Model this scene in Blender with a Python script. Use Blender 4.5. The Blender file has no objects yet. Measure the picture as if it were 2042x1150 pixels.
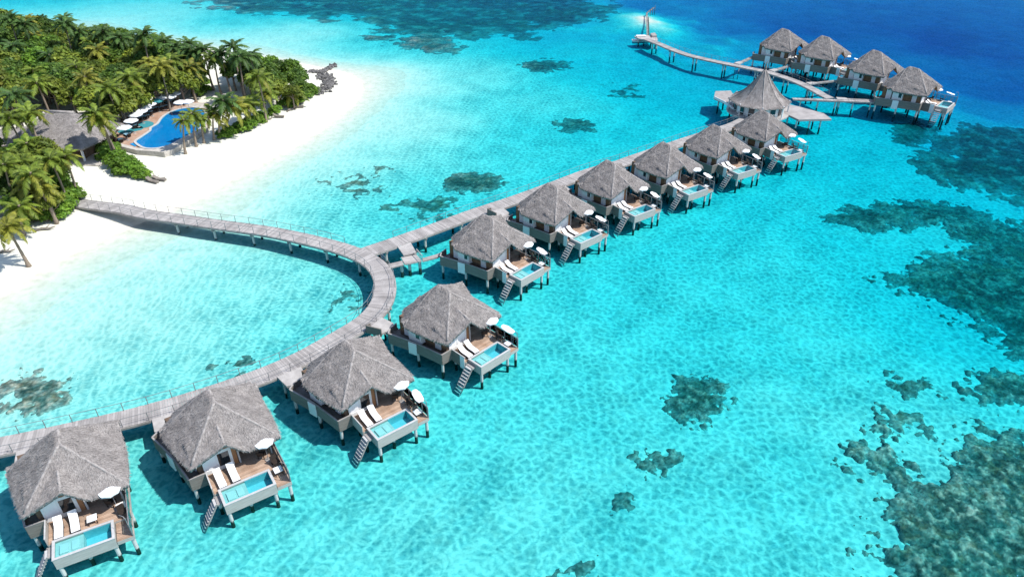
import bpy, math, random
import numpy as np
from mathutils import Vector, Matrix

random.seed(7); RNG = np.random.default_rng(11)
S = bpy.context.scene
COL = S.collection

# ------------------------------------------------------------------ camera
CAM_H, FPX, PITCH = 47.5, 1400.0, math.atan(905.0 / 1400.0)
cam = bpy.data.cameras.new('Camera'); camo = bpy.data.objects.new('Camera', cam); COL.objects.link(camo)
camo.location = (0, 0, CAM_H); camo.rotation_euler = (math.pi / 2 - PITCH, 0, 0)
cam.sensor_width = 36.0; cam.lens = 36.0 * FPX / 2042.0; cam.clip_start = 0.5; cam.clip_end = 6000
S.camera = camo

# ------------------------------------------------------------------ sky, sun, exposure
SUN_AZ, SUN_EL = math.radians(-8), math.radians(55)
w = bpy.data.worlds.new('World'); S.world = w; w.use_nodes = True
nt = w.node_tree; bg = nt.nodes['Background']
sky = nt.nodes.new('ShaderNodeTexSky'); sky.sky_type = 'NISHITA'; sky.sun_disc = False
sky.sun_elevation = SUN_EL; sky.sun_rotation = math.pi / 2 - SUN_AZ; sky.air_density = 1.0; sky.dust_density = 0.6
nt.links.new(sky.outputs[0], bg.inputs[0]); bg.inputs[1].default_value = 0.15
sl = bpy.data.lights.new('Sun', 'SUN'); so = bpy.data.objects.new('Sun', sl); COL.objects.link(so)
sl.energy = 4.3; sl.angle = math.radians(0.53); sl.color = (1.0, 0.965, 0.91)
sd = Vector((math.cos(SUN_AZ) * math.cos(SUN_EL), math.sin(SUN_AZ) * math.cos(SUN_EL), math.sin(SUN_EL)))
so.rotation_euler = (-sd).to_track_quat('-Z', 'Y').to_euler(); so.location = (0, 0, 200)
S.view_settings.view_transform = 'Standard'; S.view_settings.look = 'None'
S.view_settings.exposure = 0.40; S.view_settings.gamma = 1.0; S.view_settings.use_curve_mapping = False
S.render.engine = 'CYCLES'
S.cycles.max_bounces = 8; S.cycles.transparent_max_bounces = 24; S.cycles.diffuse_bounces = 3
S.cycles.glossy_bounces = 3; S.cycles.caustics_reflective = False; S.cycles.caustics_refractive = False
S.cycles.use_denoising = True; S.cycles.sample_clamp_indirect = 4.0; S.cycles.sample_clamp_direct = 12.0

SEA = 0.4        # water level
def at(px, py, z=SEA):
    """point of the place seen at a pixel of the photograph, on the level z"""
    c, s = math.cos(PITCH), math.sin(PITCH)
    u = (px - 1021.0) / FPX; v = (py - 575.0) / FPX
    t = (z - CAM_H) / (-(s + v * c))
    return Vector((t * u, t * (c - v * s), z))

# ------------------------------------------------------------------ materials
def lin(h):
    h = h.lstrip('#'); o = []
    for i in (0, 2, 4):
        x = int(h[i:i + 2], 16) / 255.0
        o.append(x / 12.92 if x <= 0.04045 else ((x + 0.055) / 1.055) ** 2.4)
    return (*o, 1.0)

def mat(name, c1, c2=None, rough=0.85, scale=2.0, stretch=(1, 1, 1), bump=0.0, bscale=None, island=0.0, spec=0.25, detail=4, coords='Object', attr=None):
    m = bpy.data.materials.new(name); m.use_nodes = True
    n, l = m.node_tree.nodes, m.node_tree.links
    p = n['Principled BSDF']; p.inputs['Roughness'].default_value = rough
    p.inputs['Specular IOR Level'].default_value = spec
    c2 = c2 or c1
    tc = n.new('ShaderNodeTexCoord'); mp = n.new('ShaderNodeMapping'); mp.inputs['Scale'].default_value = stretch
    l.new(tc.outputs[coords], mp.inputs['Vector'])
    no = n.new('ShaderNodeTexNoise'); no.inputs['Scale'].default_value = scale; no.inputs['Detail'].default_value = detail
    no.inputs['Roughness'].default_value = 0.62
    l.new(mp.outputs[0], no.inputs['Vector'])
    rp = n.new('ShaderNodeValToRGB'); rp.color_ramp.elements[0].position = 0.32; rp.color_ramp.elements[1].position = 0.68
    rp.color_ramp.elements[0].color = c1; rp.color_ramp.elements[1].color = c2
    l.new(no.outputs['Fac'], rp.inputs['Fac'])
    out = rp.outputs[0]
    if attr:
        a = n.new('ShaderNodeAttribute'); a.attribute_name = attr
        mx = n.new('ShaderNodeMix'); mx.data_type = 'RGBA'; mx.blend_type = 'MULTIPLY'; mx.inputs[0].default_value = 1.0
        l.new(out, mx.inputs[6]); l.new(a.outputs['Color'], mx.inputs[7]); out = mx.outputs[2]
    if island > 0:
        g = n.new('ShaderNodeNewGeometry'); mr = n.new('ShaderNodeMapRange')
        mr.inputs['To Min'].default_value = 1 - island; mr.inputs['To Max'].default_value = 1 + island
        l.new(g.outputs['Random Per Island'], mr.inputs['Value'])
        hs = n.new('ShaderNodeHueSaturation'); l.new(mr.outputs[0], hs.inputs['Value']); l.new(out, hs.inputs['Color']); out = hs.outputs[0]
    l.new(out, p.inputs['Base Color'])
    if bump > 0:
        b = n.new('ShaderNodeBump'); b.inputs['Strength'].default_value = bump; b.inputs['Distance'].default_value = 0.05
        if bscale:
            n2 = n.new('ShaderNodeTexNoise'); n2.inputs['Scale'].default_value = bscale; n2.inputs['Detail'].default_value = 3
            l.new(mp.outputs[0], n2.inputs['Vector']); l.new(n2.outputs['Fac'], b.inputs['Height'])
        else:
            l.new(no.outputs['Fac'], b.inputs['Height'])
        l.new(b.outputs[0], p.inputs['Normal'])
    return m

def leaf_mat(name, c1, c2, transl=0.35):
    m = mat(name, c1, c2, rough=0.55, scale=0.55, island=0.38, spec=0.3, coords='Object')
    n, l = m.node_tree.nodes, m.node_tree.links
    p = n['Principled BSDF']; o = n['Material Output']
    t = n.new('ShaderNodeBsdfTranslucent'); mx = n.new('ShaderNodeMixShader'); mx.inputs[0].default_value = transl
    src = p.inputs['Base Color'].links[0].from_socket
    # leaves glow a little yellower when lit from behind
    hs = n.new('ShaderNodeHueSaturation'); hs.inputs['Hue'].default_value = 0.485; hs.inputs['Value'].default_value = 1.25
    l.new(src, hs.inputs['Color']); l.new(hs.outputs[0], t.inputs['Color'])
    oi = n.new('ShaderNodeObjectInfo')
    mr = n.new('ShaderNodeMapRange'); mr.inputs['To Min'].default_value = 0.62; mr.inputs['To Max'].default_value = 1.3
    l.new(oi.outputs['Random'], mr.inputs['Value'])
    h2 = n.new('ShaderNodeHueSaturation'); l.new(mr.outputs[0], h2.inputs['Value']); l.new(src, h2.inputs['Color'])
    l.new(h2.outputs[0], p.inputs['Base Color'])
    l.new(p.outputs[0], mx.inputs[1]); l.new(t.outputs[0], mx.inputs[2]); l.new(mx.outputs[0], o.inputs['Surface'])
    return m

M = {}
M['thatch'] = mat('thatch', (0.12, 0.108, 0.103, 1), (0.39, 0.358, 0.34, 1), rough=0.95, scale=9.0, stretch=(1, 1, .45), bump=0.9, bscale=14.0, detail=6, spec=0.1)
M['straw'] = mat('straw', (0.215, 0.196, 0.187, 1), (0.375, 0.345, 0.327, 1), rough=0.95, scale=1.1, island=0.22, spec=0.1)
M['ridge'] = mat('ridge_thatch', (0.20, 0.183, 0.174, 1), (0.40, 0.37, 0.352, 1), rough=.95, scale=5, spec=.1, bump=.6)
M['soffit'] = mat('soffit', (0.16, 0.10, 0.055, 1), (0.24, 0.16, 0.09, 1), scale=3)
M['greywood'] = mat('greywood', (0.24, 0.222, 0.21, 1), (0.37, 0.345, 0.33, 1), rough=0.8, scale=1.4, stretch=(1, 1, 1), island=0.14, detail=6)
M['board'] = mat('board', (0.27, 0.25, 0.24, 1), (0.40, 0.375, 0.36, 1), rough=0.8, scale=0.6, island=0.2, detail=6)
M['paleboard'] = mat('paleboard', (0.33, 0.31, 0.295, 1), (0.46, 0.435, 0.415, 1), rough=0.8, scale=1.2, island=0.08)
M['teak'] = mat('teak', (0.32, 0.205, 0.14, 1), (0.45, 0.33, 0.25, 1), rough=0.7, scale=0.9, island=0.2, detail=6)
M['brownwood'] = mat('brownwood', (0.10, 0.066, 0.045, 1), (0.19, 0.13, 0.09, 1), rough=0.7, scale=2.5, stretch=(1, 1, .3))
M['orangewood'] = mat('orangewood', (0.28, 0.13, 0.06, 1), (0.38, 0.20, 0.10, 1), rough=0.6, scale=3)
M['cladding'] = mat('cladding', (0.15, 0.135, 0.12, 1), (0.225, 0.205, 0.18, 1), rough=0.8, scale=3.0, stretch=(.4, .4, 3))
M['poolclad'] = mat('poolclad', (0.33, 0.315, 0.29, 1), (0.45, 0.43, 0.40, 1), rough=0.75, scale=2.2, stretch=(.5, .5, 4), detail=5)
M['coping'] = mat('coping', (0.42, 0.415, 0.41, 1), (0.52, 0.515, 0.51, 1), rough=0.7, scale=3)
M['white'] = mat('white_paint', (0.70, 0.71, 0.71, 1), (0.80, 0.80, 0.79, 1), rough=0.6, scale=1.1)
M['cushion'] = mat('cushion', (0.80, 0.80, 0.80, 1), (0.86, 0.86, 0.86, 1), rough=0.9, scale=2)
M['canvas'] = mat('canvas', (0.78, 0.79, 0.80, 1), (0.84, 0.84, 0.84, 1), rough=0.9, scale=1.2)
M['wicker'] = mat('wicker', (0.022, 0.016, 0.014, 1), (0.05, 0.037, 0.03, 1), rough=0.6, scale=20)
M['metal'] = mat('metal', (0.17, 0.17, 0.175, 1), (0.26, 0.26, 0.265, 1), rough=0.45, scale=5, spec=0.5)
M['darkglass'] = mat('darkglass', (0.012, 0.016, 0.02, 1), (0.03, 0.04, 0.045, 1), rough=0.08, scale=0.8, spec=0.6)
M['pooltile'] = mat('pooltile', (0.16, 0.50, 0.58, 1), (0.24, 0.58, 0.64, 1), rough=0.5, scale=3)
M['ledge'] = mat('ledge', (0.50, 0.54, 0.53, 1), (0.66, 0.68, 0.66, 1), rough=0.6, scale=4)
M['bigpooltile'] = mat('bigpooltile', (0.01, 0.20, 0.48, 1), (0.015, 0.27, 0.56, 1), rough=0.4, scale=.4)
M['terrace'] = mat('terrace', (0.33, 0.20, 0.14, 1), (0.47, 0.33, 0.25, 1), rough=0.8, scale=0.8, detail=6)
M['stone'] = mat('stone', (0.35, 0.32, 0.28, 1), (0.55, 0.51, 0.46, 1), rough=0.9, scale=2.0, detail=6, bump=.5)
M['rock'] = mat('rock', (0.06, 0.058, 0.056, 1), (0.19, 0.182, 0.178, 1), rough=0.95, scale=1.5, island=.4)
M['bluecloth'] = mat('bluecloth', (0.16, 0.34, 0.48, 1), (0.26, 0.46, 0.56, 1), rough=.9, scale=2)
M['tealcloth'] = mat('tealcloth', (0.03, 0.20, 0.24, 1), (0.05, 0.26, 0.28, 1), rough=.9, scale=2)
M['bark'] = mat('bark', (0.16, 0.12, 0.09, 1), (0.33, 0.27, 0.21, 1), rough=.95, scale=3, stretch=(1, 1, 4))
M['drift'] = mat('drift', (0.14, 0.12, 0.10, 1), (0.26, 0.23, 0.20, 1), rough=.95, scale=3)
M['leafA'] = leaf_mat('leaf_deep', (0.044, 0.10, 0.02, 1), (0.14, 0.225, 0.03, 1))
M['leafB'] = leaf_mat('leaf_olive', (0.095, 0.15, 0.02, 1), (0.25, 0.29, 0.035, 1))
M['leafC'] = leaf_mat('leaf_bright', (0.08, 0.18, 0.02, 1), (0.20, 0.33, 0.038, 1))
M['frond'] = leaf_mat('frond', (0.085, 0.15, 0.02, 1), (0.22, 0.28, 0.034, 1), .3)
M['frondd'] = leaf_mat('frond_deep', (0.038, 0.095, 0.026, 1), (0.095, 0.17, 0.035, 1), .25)
M['frondy'] = leaf_mat('frond_yellow', (0.15, 0.18, 0.025, 1), (0.29, 0.28, 0.038, 1), .3)
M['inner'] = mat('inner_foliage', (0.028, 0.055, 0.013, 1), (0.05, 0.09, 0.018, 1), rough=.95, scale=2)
M['coral'] = mat('coral', (0.62, 0.62, 0.62, 1), (1, 1, 1, 1), rough=0.95, scale=3.0, attr='tint', bump=.7, bscale=5, detail=6, spec=0.05)

# piles: pale concrete above, dark weed-grown band round the tide line
def pile_mat():
    m = mat('pile', (0.46, 0.46, 0.44, 1), (0.58, 0.58, 0.56, 1), scale=3)
    n, l = m.node_tree.nodes, m.node_tree.links; p = n['Principled BSDF']
    src = p.inputs['Base Color'].links[0].from_socket
    g = n.new('ShaderNodeNewGeometry'); sp = n.new('ShaderNodeSeparateXYZ'); l.new(g.outputs['Position'], sp.inputs[0])
    no = n.new('ShaderNodeTexNoise'); no.inputs['Scale'].default_value = 4; l.new(g.outputs['Position'], no.inputs['Vector'])
    ad = n.new('ShaderNodeMath'); ad.operation = 'MULTIPLY_ADD'; ad.inputs[1].default_value = 0.5
    l.new(no.outputs['Fac'], ad.inputs[0]); l.new(sp.outputs['Z'], ad.inputs[2])
    mr = n.new('ShaderNodeMapRange'); mr.inputs['From Min'].default_value = 0.55; mr.inputs['From Max'].default_value = 0.75
    l.new(ad.outputs[0], mr.inputs['Value'])
    mx = n.new('ShaderNodeMix'); mx.data_type = 'RGBA'; l.new(mr.outputs[0], mx.inputs[0])
    mx.inputs[6].default_value = (0.045, 0.05, 0.035, 1); l.new(src, mx.inputs[7]); l.new(mx.outputs[2], p.inputs['Base Color'])
    return m
M['pile'] = pile_mat()

def water_sheet(name, tint, rough=0.06):
    m = bpy.data.materials.new(name); m.use_nodes = True; n, l = m.node_tree.nodes, m.node_tree.links
    n.remove(n['Principled BSDF']); o = n['Material Output']
    tr = n.new('ShaderNodeBsdfTransparent'); tr.inputs[0].default_value = tint
    gl = n.new('ShaderNodeBsdfGlossy'); gl.inputs['Roughness'].default_value = rough
    fr = n.new('ShaderNodeFresnel'); fr.inputs[0].default_value = 1.33
    tc = n.new('ShaderNodeTexCoord'); no = n.new('ShaderNodeTexNoise'); no.inputs['Scale'].default_value = 3; l.new(tc.outputs['Object'], no.inputs['Vector'])
    b = n.new('ShaderNodeBump'); b.inputs['Strength'].default_value = 0.25; b.inputs['Distance'].default_value = 0.05; l.new(no.outputs['Fac'], b.inputs['Height'])
    l.new(b.outputs[0], gl.inputs['Normal']); l.new(b.outputs[0], fr.inputs['Normal'])
    mx = n.new('ShaderNodeMixShader'); l.new(fr.outputs[0], mx.inputs[0]); l.new(tr.outputs[0], mx.inputs[1]); l.new(gl.outputs[0], mx.inputs[2])
    l.new(mx.outputs[0], o.inputs['Surface']); return m
M['poolwater'] = water_sheet('pool_water', (0.55, 0.90, 0.93, 1))
M['bigpoolwater'] = water_sheet('big_pool_water', (0.5, 0.9, 0.97, 1))
M['glass'] = water_sheet('rail_glass', (0.62, 0.80, 0.82, 1), 0.03)

# ------------------------------------------------------------------ mesh helpers
def link(me, name, parent=None, m=None):
    o = bpy.data.objects.new(name, me); COL.objects.link(o)
    if parent: o.parent = parent
    if m and not me.materials: me.materials.append(m)
    return o

def np_mesh(name, V, F, smooth=False):
    """V (n,3), F (m,3) or (m,4) arrays -> mesh"""
    me = bpy.data.meshes.new(name); V = np.asarray(V, np.float32); F = np.asarray(F, np.int32); k = F.shape[1]
    me.vertices.add(len(V)); me.vertices.foreach_set('co', V.ravel())
    me.loops.add(F.size); me.loops.foreach_set('vertex_index', F.ravel())
    me.polygons.add(len(F)); me.polygons.foreach_set('loop_start', np.arange(0, F.size, k, dtype=np.int32))
    me.polygons.foreach_set('loop_total', np.full(len(F), k, np.int32))
    if smooth: me.polygons.foreach_set('use_smooth', np.ones(len(F), bool))
    me.update(); me.validate(); return me

class MB:
    def __init__(s): s.v = []; s.f = []; s.mi = []
    def quad(s, *p, mi=0):
        i = len(s.v); s.v += [tuple(q) for q in p]; s.f.append(tuple(range(i, i + len(p)))); s.mi.append(mi)
    def box(s, x0, x1, y0, y1, z0, z1, mi=0):
        s.prism([(x0, y0), (x1, y0), (x1, y1), (x0, y1)], z0, z1, mi)
    def prism(s, poly, z0, z1, mi=0):
        n = len(poly); i = len(s.v)
        a = sum(poly[k][0] * poly[(k + 1) % n][1] - poly[(k + 1) % n][0] * poly[k][1] for k in range(n))
        if a < 0: poly = poly[::-1]
        s.v += [(p[0], p[1], z0) for p in poly] + [(p[0], p[1], z1) for p in poly]
        s.f.append(tuple(range(i + n - 1, i - 1, -1))); s.f.append(tuple(range(i + n, i + 2 * n)))
        for k in range(n):
            j = (k + 1) % n; s.f.append((i + k, i + j, i + n + j, i + n + k))
        s.mi += [mi] * (n + 2)
    def beam(s, p0, p1, wd, ht, mi=0, up=(0, 0, 1)):
        p0, p1 = Vector(p0), Vector(p1); d = (p1 - p0).normalized(); u = Vector(up)
        if abs(d.dot(u)) > .98: u = Vector((0, 1, 0))
        r = d.cross(u).normalized() * wd / 2; t = r.cross(d).normalized() * ht / 2
        i = len(s.v)
        for p in (p0, p1):
            s.v += [tuple(p - r - t), tuple(p + r - t), tuple(p + r + t), tuple(p - r + t)]
        for q in ((0, 1, 2, 3), (7, 6, 5, 4), (0, 4, 5, 1), (1, 5, 6, 2), (2, 6, 7, 3), (3, 7, 4, 0)):
            s.f.append(tuple(i + k for k in q)); s.mi.append(mi)
    def tube(s, pts, radii, n=8, mi=0, cap=True):
        base = len(s.v); pts = [Vector(p) for p in pts]
        for k, p in enumerate(pts):
            d = (pts[min(k + 1, len(pts) - 1)] - pts[max(k - 1, 0)]).normalized()
            u = Vector((1, 0, 0)) if abs(d.x) < .9 else Vector((0, 1, 0))
            a = d.cross(u).normalized(); b = d.cross(a)
            for j in range(n):
                t = 2 * math.pi * j / n; s.v.append(tuple(p + (a * math.cos(t) + b * math.sin(t)) * radii[k]))
        for k in range(len(pts) - 1):
            for j in range(n):
                q = (j + 1) % n; s.f.append((base + k * n + j, base + k * n + q, base + (k + 1) * n + q, base + (k + 1) * n + j)); s.mi.append(mi)
        if cap:
            s.f.append(tuple(base + j for j in range(n))[::-1]); s.f.append(tuple(base + (len(pts) - 1) * n + j for j in range(n))); s.mi += [mi, mi]
    def mesh(s, name, mats, smooth=False):
        me = bpy.data.meshes.new(name); me.from_pydata(s.v, [], s.f)
        for m in (mats if isinstance(mats, (list, tuple)) else [mats]): me.materials.append(m)
        me.polygons.foreach_set('material_index', s.mi)
        if smooth: me.polygons.foreach_set('use_smooth', [True] * len(s.f))
        me.update(); return me
    def build(s, name, mats, parent=None, smooth=False):
        return link(s.mesh(name, mats, smooth), name, parent)

def tag(o, label=None, cat=None, group=None, kind=None):
    for k, v in (('label', label), ('category', cat), ('group', group), ('kind', kind)):
        if v: o[k] = v
    return o

def empty(name, loc=(0, 0, 0), rz=0.0):
    o = bpy.data.objects.new(name, None); COL.objects.link(o); o.location = loc; o.rotation_euler = (0, 0, rz); o.empty_display_size = .3
    return o

def copy_tree(o, parent=None):
    c = o.copy(); COL.objects.link(c); c.parent = parent
    for ch in list(o.children): copy_tree(ch, c)
    return c

ORD = ['', 'first', 'second', 'third', 'fourth', 'fifth', 'sixth', 'seventh', 'eighth', 'ninth', 'tenth']

# ------------------------------------------------------------------ ground: sea bed and island in one sheet
def poly_px(pts, z=SEA): return np.array([at(x, y, z)[:2] for x, y in pts])

SHORE = poly_px([(-500, 830), (-250, 720), (-80, 632), (0, 588), (60, 556), (140, 510), (220, 474), (290, 444), (350, 420), (410, 388), (470, 356), (540, 320), (600, 286),
                 (655, 250), (700, 214), (722, 184), (718, 160), (695, 147), (660, 139), (625, 133), (560, 120), (480, 106), (400, 96), (300, 80), (200, 68),
                 (100, 58), (0, 48), (-200, 30), (-700, -10)])
SHORE = np.vstack([SHORE, [[-700, 300], [-700, 30]]])

def sdf(P, poly):
    """signed distance, positive inside"""
    x, y = P[:, 0], P[:, 1]; d2 = np.full(len(P), 1e18); ins = np.zeros(len(P), bool); n = len(poly)
    for k in range(n):
        a, b = poly[k], poly[(k + 1) % n]; e = b - a
        t = np.clip(((x - a[0]) * e[0] + (y - a[1]) * e[1]) / (e @ e), 0, 1)
        d2 = np.minimum(d2, (x - a[0] - t * e[0]) ** 2 + (y - a[1] - t * e[1]) ** 2)
        c = (a[1] > y) != (b[1] > y)
        with np.errstate(divide='ignore', invalid='ignore'):
            xi = a[0] + (y - a[1]) / (b[1] - a[1] if b[1] != a[1] else 1e-9) * e[0]
        ins ^= c & (x < xi)
    d = np.sqrt(d2); return np.where(ins, d, -d)

DEPTH = [(500, 560, .9), (300, 650, .8), (100, 700, .75), (400, 700, .95), (650, 620, 1.1), (560, 480, 1.0), (600, 400, 1.3), (500, 420, .75), (800, 420, 1.6), (700, 330, 1.0),
         (850, 250, .8), (800, 150, .6), (600, 60, .55), (300, 20, .5), (950, 150, .85), (1100, 200, 1.15), (1050, 300, 1.5), (1250, 250, 1.9), (1300, 150, 2.4),
         (1200, 100, 1.8), (1400, 180, 2.6), (1350, 110, 3.0), (1250, 60, 2.6), (1000, 40, 1.9), (700, 10, 1.6), (860, 90, 1.3), (1180, 10, 2.6), (1300, 0, 4.5), (1290, 62, 1.6), (1235, 34, 1.8), (1345, 60, 2.6), (1400, 40, 5.0), (1450, 70, 4.2), (1450, 40, 6),
         (1600, 30, 7.5), (1900, 60, 8.5), (2042, 150, 8), (1950, 130, 7.2), (2000, 195, 5.5), (1700, 60, 7.2), (1800, 100, 6.4), (1620, 150, 2.8), (1500, 110, 3.6), (1720, 180, 2.6), (1780, 230, 2.4), (1700, 260, 2.1),
         (1760, 290, 2.1), (1890, 210, 3.8), (1900, 260, 3.6), (2000, 330, 3.2), (2042, 260, 4.4), (1900, 360, 2.5), (1600, 400, 2.0), (1800, 420, 2.2), (1500, 500, 1.95), (1300, 600, 1.9),
         (1600, 700, 1.85), (1200, 800, 1.75), (1500, 900, 1.65), (1700, 900, 1.5), (1000, 1000, 1.45), (700, 1050, 1.4), (500, 1120, 1.4), (300, 1000, 1.5),
         (1900, 1000, 1.2), (2000, 600, 2.8), (1850, 560, 2.4), (2042, 450, 2.5), (900, 900, 1.6), (50, 800, .8), (200, 900, 1.2), (0, 1000, 1.3), (1200, 360, 1.8), (900, 520, 1.9), (1450, 330, 2.0), (760, 700, 1.6)]
DP = np.array([at(x, y)[:2] for x, y, d in DEPTH]); DD = np.array([d for *_, d in DEPTH])

_ng = np.random.default_rng(3); _lat = _ng.random((256, 256))
def vnoise(x, y):
    xi, yi = np.floor(x).astype(int), np.floor(y).astype(int); fx, fy = x - xi, y - yi
    fx = fx * fx * (3 - 2 * fx); fy = fy * fy * (3 - 2 * fy)
    g = lambda a, b: _lat[a & 255, b & 255]
    return (g(xi, yi) * (1 - fx) + g(xi + 1, yi) * fx) * (1 - fy) + (g(xi, yi + 1) * (1 - fx) + g(xi + 1, yi + 1) * fx) * fy
def fbm(x, y, o=4):
    r = 0; a = .5
    for k in range(o): r = r + a * vnoise(x * 2 ** k + 17.3 * k, y * 2 ** k + 5.1 * k); a *= .5
    return r

BANK = at(1286, 37)
def ground_z(P):
    P = np.asarray(P, float).reshape(-1, 2)
    num = np.zeros(len(P)); den = np.zeros(len(P))
    for (cx, cy), d in zip(DP, DD):
        wgt = 1.0 / (((P[:, 0] - cx) ** 2 + (P[:, 1] - cy) ** 2) + 30.0) ** 1.6
        num += wgt * d; den += wgt
    D = num / den
    s = sdf(P, SHORE) + 2.2 * (fbm(P[:, 0] / 14, P[:, 1] / 14, 3) - .45)
    und = (fbm(P[:, 0] / 9, P[:, 1] / 9, 4) - .47)
    sea = -.62 * D * (1 + .32 * und) * (1 - np.exp(-(np.maximum(-s, 0) / 25.0) ** 1.15)) - .02
    land = 1.0 * (1 - np.exp(-np.maximum(s, 0) / 9.0)) + .25 * und * np.clip(s / 8, 0, 1)
    z = np.where(s < 0, sea, land) + SEA
    bx, by = (P[:, 0] - BANK.x) / 9.0, (P[:, 1] - BANK.y + .5 * (P[:, 0] - BANK.x)) / 17.0
    b = np.exp(-(bx ** 2 + by ** 2) ** .8 * (1.0 + 2.2 * und))
    return z * (1 - b) + (SEA + .02) * b

def axis(lo, hi, step, far, grow=1.16):
    a = list(np.arange(lo, hi + step, step)); s = step
    while a[-1] < far: s *= grow; a.append(a[-1] + s)
    s = step
    while a[0] > -far: s *= grow; a.insert(0, a[0] - s)
    return np.array(a)
gx = axis(-150, 150, .8, 1500); gy = axis(22, 262, .8, 1500)
GX, GY = np.meshgrid(gx, gy); GP = np.stack([GX.ravel(), GY.ravel()], 1)
gz = ground_z(GP)
V = np.column_stack([GP, gz]); nx, ny = len(gx), len(gy)
ii = (np.arange(ny - 1)[:, None] * nx + np.arange(nx - 1)[None, :]).ravel()
F = np.column_stack([ii, ii + 1, ii + nx + 1, ii + nx])
def wet_sand(m):
    # sand wetted by the swash: a slightly darker, pinkish band just above the water line
    n, l = m.node_tree.nodes, m.node_tree.links; p = n['Principled BSDF']; src = p.inputs['Base Color'].links[0].from_socket
    g = n.new('ShaderNodeNewGeometry'); sp = n.new('ShaderNodeSeparateXYZ'); l.new(g.outputs['Position'], sp.inputs[0])
    no = n.new('ShaderNodeTexNoise'); no.inputs['Scale'].default_value = .25; no.inputs['Detail'].default_value = 5; l.new(g.outputs['Position'], no.inputs['Vector'])
    ad = n.new('ShaderNodeMath'); ad.operation = 'MULTIPLY_ADD'; ad.inputs[1].default_value = .35; l.new(no.outputs['Fac'], ad.inputs[0]); l.new(sp.outputs['Z'], ad.inputs[2])
    mr = n.new('ShaderNodeMapRange'); mr.inputs['From Min'].default_value = SEA + .12; mr.inputs['From Max'].default_value = SEA + .62; l.new(ad.outputs[0], mr.inputs['Value'])
    mx = n.new('ShaderNodeMix'); mx.data_type = 'RGBA'; mx.blend_type = 'MULTIPLY'; mx.inputs[7].default_value = (.97, .91, .88, 1)
    iv = n.new('ShaderNodeMath'); iv.operation = 'SUBTRACT'; iv.inputs[0].default_value = 1; l.new(mr.outputs[0], iv.inputs[1]); gt = n.new('ShaderNodeMath'); gt.operation = 'GREATER_THAN'; gt.inputs[1].default_value = SEA - .15; l.new(sp.outputs['Z'], gt.inputs[0])
    ml = n.new('ShaderNodeMath'); ml.operation = 'MULTIPLY'; l.new(iv.outputs[0], ml.inputs[0]); l.new(gt.outputs[0], ml.inputs[1])
    l.new(ml.outputs[0], mx.inputs[0]); l.new(src, mx.inputs[6]); l.new(mx.outputs[2], p.inputs['Base Color']); return m
M['sand'] = mat('sand', (0.60, 0.585, 0.505, 1), (0.78, 0.765, 0.665, 1), rough=.95, scale=0.9, bump=.8, bscale=1.3, detail=6, spec=.1)
wet_sand(M['sand'])
ground = link(np_mesh('ground', V, F, True), 'ground', None, M['sand']); tag(ground, kind='structure')

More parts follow.
